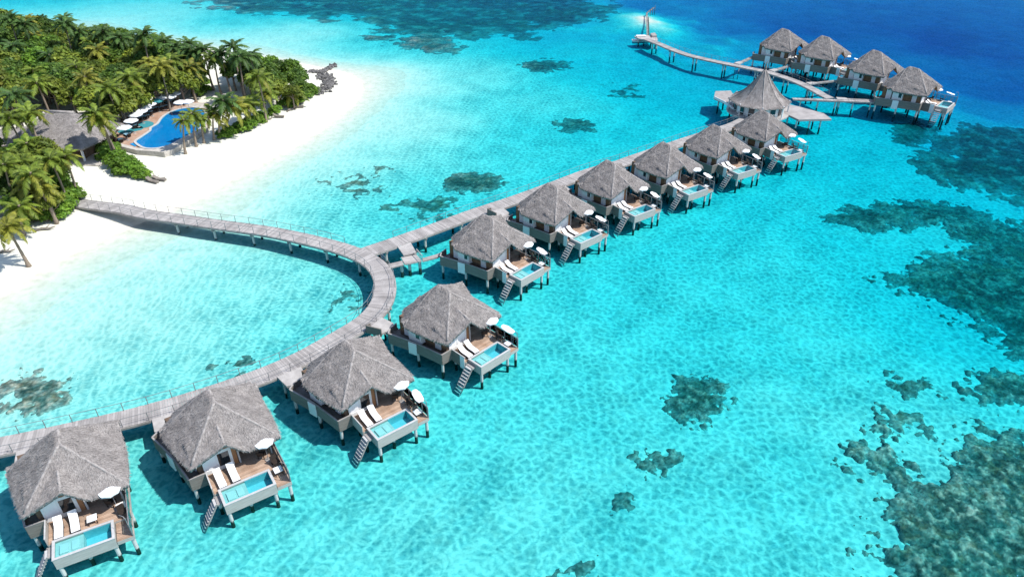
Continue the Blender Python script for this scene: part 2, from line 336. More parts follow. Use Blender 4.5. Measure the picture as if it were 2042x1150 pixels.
# ------------------------------------------------------------------ the sea: a closed body of water with ripples
def sea_mat():
    m = bpy.data.materials.new('sea'); m.use_nodes = True; n, l = m.node_tree.nodes, m.node_tree.links
    n.remove(n['Principled BSDF']); o = n['Material Output']
    tc = n.new('ShaderNodeTexCoord')
    def noise(scale, det, dist=0, stretch=(1, 1, 1), rot=0):
        mp = n.new('ShaderNodeMapping'); mp.inputs['Scale'].default_value = stretch; mp.inputs['Rotation'].default_value = (0, 0, rot)
        l.new(tc.outputs['Object'], mp.inputs['Vector'])
        no = n.new('ShaderNodeTexNoise'); no.inputs['Scale'].default_value = scale; no.inputs['Detail'].default_value = det; no.inputs['Distortion'].default_value = dist
        l.new(mp.outputs[0], no.inputs['Vector']); return no.outputs['Fac']
    def math_(op, a, b=None, c=None):
        q = n.new('ShaderNodeMath'); q.operation = op
        for i, x in enumerate((a, b, c)):
            if x is None: continue
            if isinstance(x, (int, float)): q.inputs[i].default_value = x
            else: l.new(x, q.inputs[i])
        return q.outputs[0]
    n1 = noise(1.35, 3, .7, (1, 1.25, 1), .5); n2 = noise(3.6, 2, .5, (1, 1.3, 1), -.4); n3 = noise(.2, 3)
    h = math_('ADD', math_('MULTIPLY', n1, 1.0), math_('MULTIPLY', n2, .45))
    bp = n.new('ShaderNodeBump'); bp.inputs['Strength'].default_value = .55; bp.inputs['Distance'].default_value = .22; l.new(h, bp.inputs['Height'])
    # caustic light pattern painted into the surface's transparent tint
    def caustic_net(scale, wob):
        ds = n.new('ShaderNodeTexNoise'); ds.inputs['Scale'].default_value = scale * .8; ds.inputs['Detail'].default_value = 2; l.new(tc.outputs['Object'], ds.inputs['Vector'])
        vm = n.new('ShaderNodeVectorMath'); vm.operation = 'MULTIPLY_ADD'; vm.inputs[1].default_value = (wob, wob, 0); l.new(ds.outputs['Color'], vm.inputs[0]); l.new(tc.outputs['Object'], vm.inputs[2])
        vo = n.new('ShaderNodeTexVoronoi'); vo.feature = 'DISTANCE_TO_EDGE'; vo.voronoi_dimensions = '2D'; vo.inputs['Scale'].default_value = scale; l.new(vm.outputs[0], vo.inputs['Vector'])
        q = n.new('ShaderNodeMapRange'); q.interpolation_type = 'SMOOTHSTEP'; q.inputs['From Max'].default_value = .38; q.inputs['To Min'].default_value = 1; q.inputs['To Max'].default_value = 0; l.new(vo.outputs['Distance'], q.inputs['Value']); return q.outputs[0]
    ridge = math_('ADD', math_('ADD', math_('MULTIPLY', caustic_net(1.1, 1.5), .68), math_('MULTIPLY', caustic_net(2.3, .8), .16)), math_('MULTIPLY', n1, .42))
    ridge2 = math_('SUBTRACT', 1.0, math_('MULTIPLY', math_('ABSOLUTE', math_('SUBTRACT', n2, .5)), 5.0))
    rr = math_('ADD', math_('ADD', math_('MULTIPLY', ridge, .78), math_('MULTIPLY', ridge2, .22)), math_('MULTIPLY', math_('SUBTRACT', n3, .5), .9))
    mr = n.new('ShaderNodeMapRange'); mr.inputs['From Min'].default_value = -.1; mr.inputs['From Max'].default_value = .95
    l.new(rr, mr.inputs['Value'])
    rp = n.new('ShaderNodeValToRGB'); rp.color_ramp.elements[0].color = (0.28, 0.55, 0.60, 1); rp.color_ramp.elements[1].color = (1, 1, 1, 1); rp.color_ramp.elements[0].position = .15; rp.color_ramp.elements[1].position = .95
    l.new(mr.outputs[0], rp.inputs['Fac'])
    # the painted caustic tint fades out over the shallows
    at_ = n.new('ShaderNodeAttribute'); at_.attribute_name = 'caustic_amount'
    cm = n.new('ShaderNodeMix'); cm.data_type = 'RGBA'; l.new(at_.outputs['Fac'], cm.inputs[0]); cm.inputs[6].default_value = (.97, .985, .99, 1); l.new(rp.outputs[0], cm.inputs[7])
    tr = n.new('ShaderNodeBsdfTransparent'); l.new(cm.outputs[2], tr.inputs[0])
    gl = n.new('ShaderNodeBsdfGlossy'); gl.inputs['Roughness'].default_value = .10; gl.inputs['Color'].default_value = (.12, .42, .85, 1); l.new(bp.outputs[0], gl.inputs['Normal'])
    fr = n.new('ShaderNodeFresnel'); fr.inputs[0].default_value = 1.10
    mx = n.new('ShaderNodeMixShader'); l.new(fr.outputs[0], mx.inputs[0]); l.new(tr.outputs[0], mx.inputs[1]); l.new(gl.outputs[0], mx.inputs[2])
    l.new(mx.outputs[0], o.inputs['Surface'])
    va = n.new('ShaderNodeVolumeAbsorption'); va.inputs['Color'].default_value = (0.52, 0.957, 0.984, 1); va.inputs['Density'].default_value = 2.0
    l.new(va.outputs[0], o.inputs['Volume'])
    return m
sx_ = np.unique(np.clip(np.concatenate([gx[::3], [-1450, 1450]]), -1450, 1450)); sy_ = np.unique(np.clip(np.concatenate([gy[::3], [-1400, 1450]]), -1400, 1450))
SX, SY = np.meshgrid(sx_, sy_); nx, ny = len(sx_), len(sy_); SP = np.column_stack([SX.ravel(), SY.ravel()])
sea_d = SEA - ground_z(SP); N = nx * ny
V = np.vstack([np.column_stack([SP, np.full(N, SEA)]), np.column_stack([SP, np.full(N, -30.0)])])
ii = (np.arange(ny - 1)[:, None] * nx + np.arange(nx - 1)[None, :]).ravel()
rim = np.array(list(range(nx)) + [k * nx + nx - 1 for k in range(1, ny)] + [(ny - 1) * nx + k for k in range(nx - 2, -1, -1)] + [k * nx for k in range(ny - 2, 0, -1)]); rn = np.roll(rim, -1)
F = np.vstack([np.column_stack([ii, ii + 1, ii + nx + 1, ii + nx]), np.column_stack([ii + nx, ii + nx + 1, ii + 1, ii]) + N, np.column_stack([rim, rim + N, rn + N, rn])])
me = np_mesh('sea', V, F); ca = me.attributes.new('caustic_amount', 'FLOAT', 'POINT')
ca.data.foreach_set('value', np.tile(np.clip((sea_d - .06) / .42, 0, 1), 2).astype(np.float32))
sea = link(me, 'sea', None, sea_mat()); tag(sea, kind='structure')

# ------------------------------------------------------------------ coral
def ico(sub):
    import bmesh
    bm = bmesh.new(); bmesh.ops.create_icosphere(bm, subdivisions=sub, radius=1.0); bm.verts.ensure_lookup_table()
    v = np.array([x.co[:] for x in bm.verts]); f = np.array([[q.index for q in p.verts] for p in bm.faces]); bm.free(); return v, f
ICO1, ICO2 = ico(1), ico(2)
C_DARK, C_TEAL, C_BROWN, C_TAN, C_RED = [np.array(c) for c in ((.065, .095, .08), (.09, .15, .125), (.20, .155, .10), (.48, .43, .34), (.36, .20, .11))]
def coral_mesh(name, poly, cell, edge, ns, zr, tone=0.0, holes=.4, frag=3.4):
    """a crust of coral: uneven height field over a patch of sea bed, edges buried in the sand"""
    lo, hi = poly.min(0) - edge * 2.2, poly.max(0) + edge * 2.2
    xs, ys = np.arange(lo[0], hi[0], cell), np.arange(lo[1], hi[1], cell); X, Y = np.meshgrid(xs, ys)
    P = np.column_stack([X.ravel(), Y.ravel()]) + RNG.uniform(-.38, .38, (X.size, 2)) * cell
    x, y = P[:, 0], P[:, 1]
    m = sdf(P, poly) / edge + frag * (fbm(x / ns, y / ns, 5) - .47) + 2.4 * (fbm(x / (cell * 7) + 7, y / (cell * 7), 3) - .44) + 3.4 * (fbm(x / (cell * 2.6) + 37, y / (cell * 2.6) + 11, 2) - .38)
    m = m - 9.0 * np.clip(holes - fbm(x / (ns * .5) + 91, y / (ns * .5) + 13, 4), 0, 1)
    f1 = fbm(x / (cell * 3.2) + 3, y / (cell * 3.2), 3); f2 = fbm(x / (cell * 9) + 31, y / (cell * 9), 3)
    h = np.clip(m * 1.3, 0, 1) ** .6 * zr * (.25 + .9 * f2 + .9 * (f1 - .4))
    gz_ = ground_z(P); z = np.where(m > 0, np.minimum(gz_ + np.maximum(h, .04), SEA - .1), gz_ - .12)
    nx_, ny_ = len(xs), len(ys); i = (np.arange(ny_ - 1)[:, None] * nx_ + np.arange(nx_ - 1)[None]).ravel()
    F = np.column_stack([i, i + 1, i + nx_ + 1, i + nx_]); keep = (m[F] > 0).any(1); F = F[keep]
    uq, inv = np.unique(F, return_inverse=True); F = inv.reshape(-1, 4); V = np.column_stack([P, z])[uq]
    me = np_mesh(name, V, F, True)
    g1 = fbm(x / (cell * 5) + 57, y / (cell * 5), 3)[:, None]; g2 = fbm(x / (cell * 14) + 77, y / (cell * 14) + 5, 3)[:, None]; g3 = RNG.random((len(P), 1)); f1c = f1[:, None]
    st = lambda a, b, v: np.clip((v - a) / (b - a), 0, 1)
    c = C_DARK * (1 - st(.35, .55, g2)) + C_TEAL * st(.35, .55, g2)
    c = c + (C_BROWN - c) * st(.45, .6, g1) * (.55 + tone); c = c + (C_TAN - c) * st(.46, .62, f1c) * (.55 + tone); c = c + (C_RED - c) * (st(.55, .68, g2) * st(.5, .6, g1)) * (.3 + tone)
    soft = (1 - np.clip(m / 1.9, 0, 1))[:, None]; c = c * 1.12; c = c + (np.array([.50, .50, .45]) - c) * soft * .55
    c = np.clip(c * (.6 + .8 * g3), .01, .75)[uq]
    rgba = np.ones((len(uq), 4), np.float32); rgba[:, :3] = c
    a = me.color_attributes.new('tint', 'FLOAT_COLOR', 'POINT'); a.data.foreach_set('color', rgba.ravel()); me.materials.append(M['coral'])
    return me

def ell(px, py, rx, ry, ang=0, n=24):
    return poly_px([(px + rx * math.cos(t) * math.cos(ang) - ry * math.sin(t) * math.sin(ang), py + rx * math.cos(t) * math.sin(ang) + ry * math.sin(t) * math.cos(ang)) for t in np.linspace(0, 2 * math.pi, n, endpoint=False)], -.5)

# (pixel, half sizes, tilt, cell, edge, noise size, height, tone, holes, label)
PATCHES = [(945, 367, 66, 20, 0, .24, .8, 3, .34, -.2, .30, 'oval dark teal coral patch beside the boardwalk behind the fifth and sixth villas'),
           (1388, 792, 72, 54, .2, .17, 1.0, 2.6, .36, -.05, .36, 'round dark green coral patch alone in the open lagoon'),
           (1312, 918, 42, 30, .2, .17, .8, 2.2, .3, -.1, .38, 'small coral patch below the round lagoon patch'),
           (62, 796, 82, 48, -.05, .17, 1.0, 2.4, .26, .25, .44, 'brownish coral patch at the left edge above the boardwalk'),
           (1085, 131, 48, 13, 0, .45, 1.8, 5, .4, -.1, .36, 'oval coral patch in the pale lagoon nearest the top'),
           (1142, 250, 42, 13, 0, .36, 1.5, 4, .3, -.1, .38, 'faint oval coral patch behind the eighth villa')]
for px, py, rx, ry, a, cell, edge, ns, zr, tone, holes, lab in PATCHES:
    me = coral_mesh('coral_patch', ell(px, py, rx, ry, a), cell, edge, ns, zr, tone, holes)
    tag(link(me, 'coral_patch'), lab, 'coral', 'coral patches in the lagoon')
# (outline, cell, edge, noise size, height, tone, holes, label): reefs and loose coral rubble nobody could count
FIELDS = [([(1690, 895), (1760, 848), (1850, 935), (1950, 850), (2042, 870), (2300, 880), (2300, 1300), (1760, 1300), (1725, 1150), (1712, 1050), (1765, 985)], .16, 1.5, 2.6, .42, .22, .455, 'broad brown and teal coral reef at the bottom right corner'),
          ([(1752, 545), (1850, 492), (1905, 482), (1835, 445), (1960, 430), (2300, 440), (2300, 760), (2042, 705), (1990, 690), (1955, 650), (1870, 605), (1800, 575)], .24, 1.8, 3.6, .42, -.05, .42, 'wide dark coral reef along the right edge at mid height'),
          ([(1630, 425), (1700, 407), (1830, 398), (1885, 392), (2000, 425), (1960, 455), (1840, 447), (1720, 452)], .28, 1.4, 3.2, .4, -.12, .42, 'tongue of dark coral reaching from the right reef toward the villas'),
          ([(1785, 322), (1850, 302), (1862, 252), (1900, 225), (2042, 235), (2300, 240), (2300, 430), (2042, 405), (1955, 372), (1865, 345)], .45, 2.4, 6, .5, -.05, .41, 'deep blue coral reef at the right below the far villas'),
          ([(1880, 772), (1945, 742), (2042, 732), (2250, 740), (2250, 800), (2042, 805), (1950, 795)], .22, 1.2, 3, .5, .05, .38, 'ragged coral ridge at the right edge between the two big reefs'),
          ([(1730, 750), (1800, 745), (1870, 770), (1850, 800), (1760, 800)], .22, 1.6, 2.2, .35, -.05, .50, 'scattered coral bits beside the ragged coral ridge'),
          ([(1740, 830), (1830, 800), (1900, 860), (1800, 870)], .22, 1.6, 2.0, .35, -.05, .51, 'scattered coral bits above the bottom right reef'),
          ([(380, 12), (480, 32), (560, 28), (640, 52), (700, 40), (760, 62), (800, 92), (900, 104), (985, 62), (1060, 74), (1130, 52), (1210, 44), (1240, -60), (300, -60)], .8, 4, 12, .35, .05, .485, 'long bluish reef stretching across the top of the lagoon'),
          ([(800, 78), (880, 66), (915, 84), (905, 102), (850, 106), (805, 96)], .6, 2, 7, .5, -.15, .35, 'dark coral bank at the front edge of the top reef'),
          ([(725, 76), (790, 72), (792, 82), (728, 84)], .5, 1.4, 6, .4, -.2, .36, 'two small dark coral spots off the island point'),
          ([(1215, 985), (1255, 985), (1262, 1020), (1225, 1030)], .2, .8, 2, .3, -.1, .44, 'tiny broken coral patch near the bottom edge'),
          ([(1120, 1118), (1180, 1118), (1190, 1150), (1120, 1150)], .2, 1, 2, .3, -.1, .46, 'small coral bits at the bottom edge below the last coral patch'),
          ([(1790, 240), (1880, 235), (1880, 285), (1790, 275)], .45, 1.6, 5, .4, -.2, .44, 'small dark coral spots under the nearest far villa'),
          ([(1215, 165), (1275, 165), (1280, 188), (1215, 190)], .45, 2, 4, .12, .30, .56, 'faint scattered coral rubble between lagoon and pavilion'),
          ([(650, 360), (760, 345), (775, 385), (700, 405), (650, 395)], .3, 2, 3, .12, .30, .56, 'faint thin coral rubble between beach and boardwalk'),
          ([(780, 405), (900, 390), (905, 425), (800, 440)], .3, 2, 3, .12, .30, .56, 'faint thin coral rubble just behind the straight boardwalk'),
          ([(670, 575), (728, 560), (735, 600), (690, 630), (660, 610)], .25, 1.4, 2.2, .12, .30, .56, 'faint coral rubble inside the bend of the boardwalk'),
          ([(440, 738), (510, 712), (525, 730), (470, 750)], .22, 1.0, 2, .22, -.1, .49, 'thin coral rubble inside the boardwalk above the second villa')]
for pts, cell, edge, ns, zr, tone, holes, lab in FIELDS:
    me = coral_mesh('coral_reef', poly_px(pts, -.5), cell, edge, ns, zr, tone, holes)
    if len(me.polygons): tag(link(me, 'coral_reef'), lab, 'coral reef', None, 'stuff')

# ------------------------------------------------------------------ thatched roofs
CUT = ((-2.7, 9.0), (.77, -.64))
def thatch(zf, quad, nu, nv, thick, tufts, tl=.5, tw=.085, front=None, seed=1, fringe=2.2, cut=None):
    """zf(u,v) height field over a four-sided plan; returns (roof mesh, straw mesh)"""
    rg = np.random.default_rng(seed)
    fl, fr, br, bl = [np.array(q, float) for q in quad]
    s, t = np.meshgrid(np.linspace(0, 1, nu), np.linspace(0, 1, nv))
    def plan(s, t):
        s = np.asarray(s)[..., None]; t = np.asarray(t)[..., None]
        L = fl * (1 - t) + bl * t; R = fr * (1 - t) + br * t
        # eaves bow outward a little
        p = L * (1 - s) + R * s
        bow = np.concatenate([(4 * t * (1 - t)) * .22 * (2 * s - 1), (4 * s * (1 - s)) * .18 * (2 * t - 1)], -1)
        p = p + bow
        if cut:
            d_ = np.minimum((p[..., 0] - cut[0][0]) * cut[1][0] + (p[..., 1] - cut[0][1]) * cut[1][1], 0)[..., None]; p = p - d_ * np.array(cut[1])
        return p
    P = plan(s, t); z = zf(P[..., 0], P[..., 1])
    nz = (fbm(P[..., 0] * 2.3 + seed * 3, P[..., 1] * 2.3, 4) - .47) * .17
    jx = (rg.random(P.shape) - .5) * .06
    top = np.concatenate([P + jx, (z + nz)[..., None]], -1); bot = np.concatenate([P + jx, (z + nz * .3 - thick)[..., None]], -1)
    N = nu * nv; V = np.vstack([top.reshape(-1, 3), bot.reshape(-1, 3)])
    i = (np.arange(nv - 1)[:, None] * nu + np.arange(nu - 1)[None]).ravel()
    Ft = np.column_stack([i, i + 1, i + nu + 1, i + nu]); Fb = np.column_stack([i + nu, i + nu + 1, i + 1, i]) + N
    rim = list(range(nu)) + [k * nu + nu - 1 for k in range(1, nv)] + [(nv - 1) * nu + k for k in range(nu - 2, -1, -1)] + [k * nu for k in range(nv - 2, 0, -1)]
    rim = np.array(rim); nx_ = np.roll(rim, -1); Fs = np.column_stack([rim, rim + N, nx_ + N, nx_])
    me = np_mesh('roof', V, np.vstack([Ft, Fb, Fs]), False)
    me.materials.append(M['thatch']); me.materials.append(M['soffit'])
    mi = np.zeros(len(me.polygons), np.int32); mi[len(Ft):len(Ft) + len(Fb)] = 1; me.polygons.foreach_set('material_index', mi)
    # loose straw lying down the slope, and the ragged fringe at the eaves
    ps = rg.random(tufts); pt = rg.random(tufts)
    q = plan(ps, pt); e = .05
    gu = (zf(q[:, 0] + e, q[:, 1]) - zf(q[:, 0] - e, q[:, 1])) / (2 * e); gv = (zf(q[:, 0], q[:, 1] + e) - zf(q[:, 0], q[:, 1] - e)) / (2 * e)
    g = np.column_stack([-gu, -gv]); gm = np.linalg.norm(g, axis=1)[:, None] + 1e-6; d = g / gm
    d3 = np.column_stack([d, -gm]); d3 /= np.linalg.norm(d3, axis=1)[:, None]
    d3 += rg.normal(0, .12, d3.shape)
    base = np.column_stack([q, zf(q[:, 0], q[:, 1]) + (fbm(q[:, 0] * 2.3 + seed * 3, q[:, 1] * 2.3, 4) - .47) * .17 + .012])
    per = np.column_stack([-d[:, 1], d[:, 0], np.zeros(tufts)])
    ln = tl * rg.uniform(.5, 1.3, (tufts, 1)); wd = tw * rg.uniform(.5, 1.4, (tufts, 1))
    up = np.array([0, 0, 1.0]) * rg.uniform(.0, .06, (tufts, 1))
    A = base - per * wd; B = base + per * wd; C = base + d3 * ln + per * wd * .5 + up; D_ = base + d3 * ln - per * wd * .5 + up
    Vt = np.stack([A, B, C, D_], 1).reshape(-1, 3)
    # fringe
    T = top.reshape(-1, 3)[rim]; T2 = np.roll(T, -1, 0); cen = T.mean(0)
    fv = []
    for a, b_ in zip(T, T2):
        L = np.linalg.norm(b_ - a); k = max(1, int(L / .06 * fringe / 2))
        for _ in range(k):
            r0 = rg.random(); p = a * (1 - r0) + b_ * r0; o = p - cen; o[2] = 0; o /= np.linalg.norm(o) + 1e-6
            side = (b_ - a) / (L + 1e-6); h = rg.uniform(.05, .11); ww = rg.uniform(.02, .055)
            p = p - o * rg.uniform(0, .25) + np.array([0, 0, rg.uniform(-thick * .8, .05)])
            tip = p + o * h * rg.uniform(.8, 1.8) + np.array([0, 0, -h * 1.25]) + side * rg.normal(0, .06)
            fv += [p - side * ww, p + side * ww, tip + side * ww * .4, tip - side * ww * .4]
    Va = np.vstack([Vt, np.array(fv)])
    st = np_mesh('straw', Va, np.arange(len(Va)).reshape(-1, 4), False); st.materials.append(M['straw'])
    return me, st

def smin(a, b, k): h = np.clip(.5 + .5 * (b - a) / k, 0, 1); return b * (1 - h) + a * h - k * h * (1 - h)
def smax(a, b, k): return -smin(-a, -b, k)

VQ = [(-1.42, 3.42), (5.88, 3.12), (5.65, 11.35), (-2.85, 11.1)]
def villa_roof(u, v):
    ze = 4.33 + .033 * (v - 3.3)
    left_u = -1.45 - (v - 3.42) * .194
    sf = ze + .17 + (v - 3.25) * .865
    sl_ = ze + (u - left_u) * .80
    sr = ze + .22 + (5.95 - .02 * (v - 3) - u) * .765
    sb = ze + (11.3 - v) * 1.12
    sc = ze + ((u + 2.7) * .77 - (v - 9.0) * .64) * .86
    main = smin(smin(smin(sf, sl_, .28), smin(sr, sb, .28), .28), sc, .3)
    gl = 5.88 - .53 * (1.55 - u); gr = 5.88 - 1.0 * (u - 1.55)
    gab = np.minimum(gl, gr) + .30 * (v - 3.25)
    gab = np.where(u < -1.2, gab - 3 * (-1.2 - u), gab) - .55 * np.clip(v - 5.6, 0, 9)
    side = 5.95 - .92 * np.abs(v - 9.2) + .22 * (6.0 - u) - .5 * np.clip(3.6 - u, 0, 9)
    z = smax(smax(main, gab, .12), side, .15)
    return z

# ------------------------------------------------------------------ an overwater villa (local frame: u along the pool front, v towards the boardwalk)
DK = 2.2
def boards(mb, poly_fn, v0, v1, wd, gap, z, th, mi=0):
    v = v0
    while v < v1 - .02:
        a, b_ = poly_fn(v + wd / 2)
        mb.box(a, b_, v, min(v + wd - gap, v1), z - th, z + random.uniform(-.004, .006), mi); v += wd

def railing(parent, pts, h=1.0, step=1.2, glass=False, posts=True, m=None):
    """rail, posts and panels along a polyline (parts of parent)"""
    m = m or M['metal']; r = MB()
    for a, b_ in zip(pts, pts[1:]):
        a, b_ = Vector(a), Vector(b_); L = (b_ - a).length; n = max(1, round(L / step))
        r.beam(a + Vector((0, 0, h)), b_ + Vector((0, 0, h)), .07, .05)
        if glass:
            g = MB(); q = (b_ - a).normalized() * .04
            g.beam(a + q + Vector((0, 0, h * .5)), b_ - q + Vector((0, 0, h * .5)), .02, h * .82); g.build('glass_panel', M['glass'], parent)
        for k in range(n + 1):
            p = a.lerp(b_, k / n); pm = MB(); pm.box(-.03, .03, -.03, .03, 0, h - .026)
            o = pm.build('railing_post', m, parent); o.location = p
    r.build('handrail', m, parent)

def make_villa(style):
    root = empty('overwater_villa')
    rm, st = ROOF
    roof = link(rm, 'thatched_roof', root); link(st, 'straw_layer', roof)['kind'] = 'stuff'
    # ridge caps of bundled thatch along hips
    rc = MB()
    def ridge(a, b_, r=.13):
        pts = []
        for k in range(13):
            t = k / 12; u = a[0] + (b_[0] - a[0]) * t; v = a[1] + (b_[1] - a[1]) * t
            pts.append((u, v, float(villa_roof(np.array(u), np.array(v))) - r * .55 + random.uniform(-.025, .025)))
        rc.tube(pts, [r * random.uniform(.8, 1.15) for _ in pts], 6)
    ridge((1.9, 8.75), (2.0, 6.7), .17); ridge((2.0, 6.7), (-1.2, 3.65), .17); ridge((1.9, 8.75), (-2.5, 9.0), .13); ridge((1.9, 8.75), (-1.1, 10.8), .13); ridge((2.0, 6.7), (5.75, 3.3), .14); ridge((1.55, 3.3), (1.55, 5.0), .13)
    rc.build('ridge_cap', M['ridge'], roof, True)
    # walls: bedroom box, long left wall, back and right walls, following the eaves
    lw = lambda v: -.80 - (v - 4.4) * .19
    wl = MB()
    wl.prism([(lw(4.42), 4.42), (2.3, 4.42), (2.3, 6.2), (5.1, 6.2), (5.1, 10.6), (lw(10.6), 10.6)], DK + .01, 4.6)
    house = wl.build('wall', M['brownwood'], root)
    g = MB(); g.prism([(-.5, 0), (2.6, 0), (1.55, 1.0)], 0, .06)
    go = g.build('gable_panel', M['orangewood'], root); go.rotation_euler = (math.pi / 2, 0, 0); go.location = (0, 4.30, 4.42)
    # bedroom front: white frame, sliding panes
    f = MB(); f.box(-.46, 1.95, 4.34, 4.418, DK + .02, DK + .42); f.box(-.46, 1.95, 4.34, 4.418, 4.02, 4.3)
    f.box(-.46, -.28, 4.34, 4.418, DK + .42, 4.02); f.box(1.72, 1.95, 4.34, 4.418, DK + .42, 4.02); f.box(.62, .8, 4.34, 4.418, DK + .42, 4.02)
    f.build('window_frame', M['white'], root)
    for x0, x1, mm in ((-.28, .62, 'canvas'), (.8, 1.72, 'darkglass' if style == 1 else 'canvas')):
        q = MB(); q.box(x0, x1, 4.37, 4.40, DK + .42, 4.02); q.build('window_pane', M[mm], root)
    q = MB(); q.box(1.96, 2.30, 4.36, 4.417, DK + .02, 4.5); q.build('wood_panel', M['orangewood'], root)
    q = MB(); q.box(2.36, 2.5, 4.3, 4.44, DK, 5.0); q.build('post', M['coping'], root)
    q = MB(); q.box(4.95, 5.07, 3.9, 4.02, DK, 4.7); q.build('post', M['coping'], root)
    for x0, x1 in ((2.34, 3.2), (3.24, 4.1), (4.14, 5.02)):
        q = MB(); q.box(x0, x1, 6.13, 6.19, DK + .04, 4.45); q.build('glass_door', M['darkglass'], root)
    q = MB(); q.box(2.302, 2.35, 4.46, 6.1, DK + .04, 4.4); q.build('glass_door', M['darkglass'], root)
    # left side: white bays and dark shutters between
    def lp(v, o, z): return (lw(v) - o, v, z)
    for v0, v1, o, z0, z1, nm, mm in ((7.15, 8.75, .62, 2.6, 4.45, 'bay', 'white'), (5.05, 5.75, .12, 2.5, 4.3, 'white_panel', 'white'), (9.05, 9.9, .12, 2.5, 4.4, 'white_panel', 'white')):
        q = MB(); q.prism([lp(v0, -.04, 0)[:2], lp(v1, -.04, 0)[:2], lp(v1, o, 0)[:2], lp(v0, o, 0)[:2]], z0, z1); bo = q.build(nm, M[mm], root)
        if nm == 'bay':
            q = MB(); q.prism([lp(v0 + .15, o - .02, 0)[:2], lp(v0 + .62, o - .02, 0)[:2], lp(v0 + .62, o + .02, 0)[:2], lp(v0 + .15, o + .02, 0)[:2]], 3.2, 4.0); q.build('window_pane', M['darkglass'], bo)
    for v0, v1 in ((5.85, 7.15), (9.98, 10.5), (4.5, 4.98)):
        q = MB(); q.prism([lp(v0, -.02, 0)[:2], lp(v1, -.02, 0)[:2], lp(v1, .05, 0)[:2], lp(v0, .05, 0)[:2]], 2.75, 4.35); q.build('shutter', M['soffit'], root)
    # side terrace with solid parapet
    T = [(-1.75, 4.02), (-2.35, 7.5), (-3.35, 10.9), (-2.6, 11.5)]
    tf = MB(); tf.prism([T[0], T[1], T[2], T[3], (5.2, 11.4), (5.2, 4.4), (-.36, 4.02)], 1.75, DK - .01); tf.build('floor_slab', M['cladding'], root)
    pp = MB()
    pl = [(-.36, 4.02)] + T + [(-1.6, 11.75)]
    for k, (a, b_) in enumerate(zip(pl, pl[1:])):
        pp.beam((*a, 2.17), (*b_, 2.17), .09, 1.3)
    par = pp.build('parapet', M['cladding'], root)
    cp = MB()
    for a, b_ in zip(pl, pl[1:]): cp.beam((*a, 2.85), (*b_, 2.85), .14, .05)
    cp.build('parapet_cap', M['greywood'], par)
    q = MB(); q.prism([(-2.48, 7.35), (-2.75, 8.3), (-2.66, 8.3), (-2.39, 7.35)], 1.3, 2.78); q.build('white_panel', M['white'], root)
    # main deck
    fr_ = MB(); fr_.prism([(-.36, 1.97), (5.4, 1.97), (5.4, 6.1), (2.36, 6.1), (2.36, 4.40), (-.36, 4.40)], 1.7, DK - .045)
    fr_.prism([(4.21, .02), (5.4, .02), (5.4, 1.96), (4.21, 1.96)], 1.62, DK - .245); fr_.build('deck_frame', M['poolclad'], root)
    bm_ = MB()
    boards(bm_, lambda v: (-.34, 5.38) if v < 4.38 else (2.38, 5.38), 1.99, 6.08, .16, .02, DK, .04)
    boards(bm_, lambda v: (4.23, 5.38), .04, 1.95, .16, .02, DK - .2, .04)
    db = bm_.build('deck_boards', M['teak'], root); db['kind'] = 'stuff'
    # plunge pool box
    pb = MB(); PB = 1.42
    pb.box(0, 4.17, 0, .14, PB, 2.44); pb.box(0, 4.17, 1.81, 1.95, PB, 2.44); pb.box(0, .14, .14, 1.81, PB, 2.44); pb.box(4.03, 4.17, .14, 1.81, PB, 2.44); pb.box(.14, 4.03, .14, 1.81, PB, 1.52)
    pool = pb.build('plunge_pool', M['poolclad'], root)
    c_ = MB(); c_.box(-.03, 4.2, -.03, .17, 2.444, 2.5); c_.box(-.03, 4.2, 1.78, 1.98, 2.444, 2.5); c_.box(-.03, .17, .17, 1.78, 2.444, 2.5); c_.box(4.0, 4.2, .17, 1.78, 2.444, 2.5)
    c_.build('coping', M['coping'], pool)
    q = MB(); q.box(2.06, 4.028, .142, 1.808, 1.522, 1.60); q.build('basin_floor', M['pooltile'], pool)
    q = MB()
    for a in ((2.06, 4.028, .142, .16), (2.06, 4.028, 1.79, 1.808), (4.01, 4.028, .16, 1.79)): q.box(*a, 1.60, 2.43)
    q.build('basin_lining', M['pooltile'], pool)
    q = MB(); q.box(.142, 2.05, .142, 1.808, 1.53, 2.24); q.build('shallow_ledge', M['ledge'], pool)
    q = MB(); q.box(.45, 1.05, .5, 1.4, 2.244, 2.36); q.box(1.25, 1.75, .55, 1.45, 2.244, 2.31); q.build('ledge_seat', M['white'], pool)
    q = MB(); q.quad((.145, .145, 2.37), (4.02, .145, 2.37), (4.02, 1.8, 2.37), (.145, 1.8, 2.37)); q.build('pool_water', M['poolwater'], pool)
    # left side of the deck: panels down to the ladder
    if style == 1:
        q = MB(); q.box(-.42, -.365, 2.0, 4.0, 1.65, 2.85); q.build('side_panel', M['poolclad'], root)
        q = MB(); q.box(-.44, -.345, 1.98, 4.02, 2.854, 2.9); q.build('handrail', M['coping'], root)
    else:
        q = MB(); q.box(-.42, -.365, 2.75, 4.0, 1.35, 2.8); q.build('side_panel', M['cladding'], root)
        q = MB(); q.box(-.46, -.405 - .02, 2.05, 2.72, 1.25, 2.78); q.build('white_panel', M['white'], root)
        q = MB(); q.box(-.44, -.345, 1.98, 4.02, 2.804, 2.85); q.build('handrail', M['coping'], root)
    # swim ladder: stringers and treads
    a0, a1 = Vector((-.42, 0, 2.15)), Vector((-2.25, 0, -.35))
    if style == 1: a1 = Vector((-1.95, 0, -.35))
    ld = MB()
    for v in (.85, 1.75): ld.beam(a0 + Vector((0, v, 0)), a1 + Vector((0, v, 0)), .07, .12)
    lad = ld.build('ladder', M['greywood'], root)
